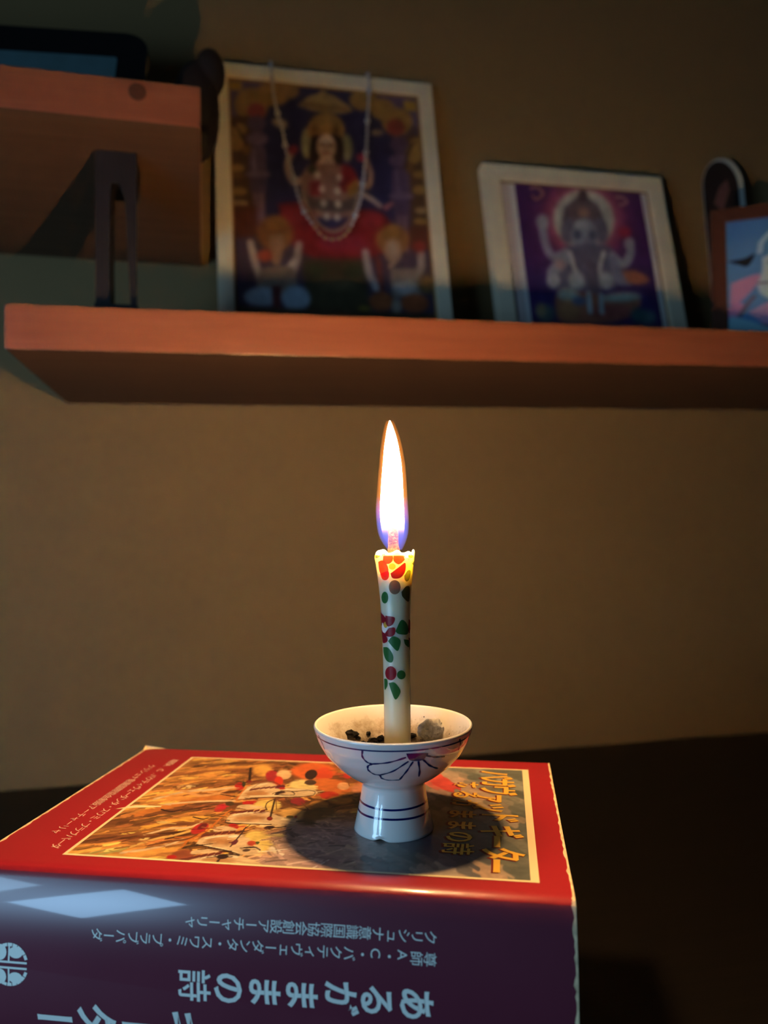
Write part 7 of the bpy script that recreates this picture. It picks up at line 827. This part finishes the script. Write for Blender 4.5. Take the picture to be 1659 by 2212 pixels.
def painted(name, pts, mat, off):
    P = np.array(pts, float)
    if len(P) > 3: P = spline(np.vstack([P, P[:1]]), len(P) * 4)[:-1]
    c = P.mean(0); rings = 4; V = [can_pt(c[0], c[1], off)]; F = []; n_ = len(P)
    for k in range(1, rings + 1):
        for a, h in P: q = c + (np.array((a, h)) - c) * k / rings; V.append(can_pt(q[0], min(q[1], 106.4), off))
    for i in range(n_): F.append((0, 1 + i, 1 + (i + 1) % n_))
    for k in range(rings - 1):
        for i in range(n_):
            a = 1 + k * n_ + i; b_ = 1 + k * n_ + (i + 1) % n_; F.append((a, a + n_, b_ + n_, b_))
    return mesh_obj(name, V, F, mat, wax, True)
KN = {'red': 'painted_petal', 'crimson': 'painted_petal', 'gold': 'painted_stamen', 'white': 'painted_stamen', 'mauve': 'painted_bud'}
for rep in (0, 150):
    for i, (cn, pts) in enumerate(CANDLE_MARKS):
        painted(KN.get(cn, 'painted_leaf'), [(a + rep, h + (rep and -3)) for a, h in pts], MAT['p_' + ('gold_paint' if cn == 'gold' else cn)], 0.05 + 0.012 * (i % 5))
# drips of melted wax on the rim
for th, h, r in ((-34, 106.9, 0.85), (52, 106.6, 0.95), (44, 104.9, 0.7), (-62, 105.8, 0.7)):
    p = can_pt(th, h, -0.5); bm = bmesh.new(); bmesh.ops.create_icosphere(bm, subdivisions=2, radius=r * mm, matrix=Matrix.Translation(p)); bm_obj('wax_drip', bm, MAT['wax'], wax, True)
# rolled paper wick
WX = 1.28 - 1.7
wv = []
def wickfn(p, t, i):
    h = p[2] / mm; k = (h - 99) / 20
    rr = 1 + 0.10 * math.sin(3 * t + h * 0.8) + 0.06 * math.sin(7 * t - h)
    return [p[0] * rr + (WX - 0.9 * k) * mm, p[1] * rr, p[2]]
v_, f_ = lathe([(r * mm, h * mm) for r, h in ((2.4, 98.6), (2.35, 104), (2.2, 108.5), (2.0, 111), (2.0, 113.5), (1.95, 116), (1.8, 118.2), (1.3, 119.4), (0.4, 119.8))], 36, True, wickfn)
mesh_obj('wick', v_, f_, MAT['wick'], can, True)

# ------------------------------------------------------------------ flame: glowing core and thin outer mantle
FLAME_L = 900.0
fl = empty('flame', (can.location.x, can.location.y, H + 0.1085), FACE)
tag(fl, 'tall bright candle flame rising from the thick wick', 'flame')
def flame_profile(sc, extra=0.0):
    pts = [(1.6, 108.4), (3.3, 111.3), (4.5, 114.5), (5.0, 118.5), (5.08, 123.5), (4.75, 130), (4.3, 137), (3.75, 143), (3.0, 148.5), (2.05, 153.3), (1.0, 157), (0.15, 159.1)]
    P = spline([(r * sc + extra, h) for r, h in pts], 48); return [(max(r, 0.05) * mm, (h - 108.5) * mm) for r, h in P]
def flamefn(p, t, i):
    h = p[2] / mm + 108.5
    cx = np.interp(h, [108, 113, 124, 142, 152, 159], [-0.42, -0.95, -1.45, -1.22, -1.55, -2.0])
    return [p[0] + cx * mm, p[1], p[2]]
v_, f_ = lathe(flame_profile(0.93), 40, True, flamefn)
m, N, L, b = new_mat('flame_core'); MAT['flame'] = m
N.remove(b); out = N['Material Output']
tc = N.new('ShaderNodeTexCoord'); sx = N.new('ShaderNodeSeparateXYZ'); L.new(tc.outputs['Object'], sx.inputs[0])
mr = N.new('ShaderNodeMapRange'); mr.inputs[1].default_value = -0.0015; mr.inputs[2].default_value = 0.0195; L.new(sx.outputs[2], mr.inputs[0])
pw = N.new('ShaderNodeMath'); pw.operation = 'POWER'; pw.inputs[1].default_value = 9.0; L.new(mr.outputs[0], pw.inputs[0])
ml = N.new('ShaderNodeMath'); ml.operation = 'MULTIPLY'; ml.inputs[1].default_value = FLAME_L; L.new(pw.outputs[0], ml.inputs[0])
em = N.new('ShaderNodeEmission'); em.inputs[0].default_value = (1.0, 0.57, 0.23, 1); L.new(ml.outputs[0], em.inputs[1])
tr = N.new('ShaderNodeBsdfTransparent'); mx = N.new('ShaderNodeAddShader')
L.new(tr.outputs[0], mx.inputs[0]); L.new(em.outputs[0], mx.inputs[1]); L.new(mx.outputs[0], out.inputs[0])
mesh_obj('flame_core', v_, f_, m, fl, True)
v_, f_ = lathe(flame_profile(1.0, 1.35), 40, True, flamefn)
m, N, L, b = new_mat('flame_mantle'); N.remove(b); out = N['Material Output']
tc = N.new('ShaderNodeTexCoord'); sx = N.new('ShaderNodeSeparateXYZ'); L.new(tc.outputs['Object'], sx.inputs[0])
cr = N.new('ShaderNodeValToRGB'); mr = N.new('ShaderNodeMapRange'); mr.inputs[1].default_value = 0.0; mr.inputs[2].default_value = 0.05; L.new(sx.outputs[2], mr.inputs[0]); L.new(mr.outputs[0], cr.inputs[0])
els = cr.color_ramp.elements; els[0].position = 0.0; els[0].color = (0.10, 0.16, 1.0, 1); els[1].position = 1.0; els[1].color = (1.0, 0.26, 0.02, 1)
for p_, c_ in ((0.20, (0.16, 0.22, 1.0)), (0.30, (0.75, 0.30, 0.80)), (0.42, (1.0, 0.32, 0.06))):
    e_ = els.new(p_); e_.color = c_ + (1,)
em = N.new('ShaderNodeEmission'); L.new(cr.outputs[0], em.inputs[0]); em.inputs[1].default_value = 110.0; L.new(em.outputs[0], out.inputs['Volume'])
mesh_obj('flame_mantle', v_, f_, m, fl, True)
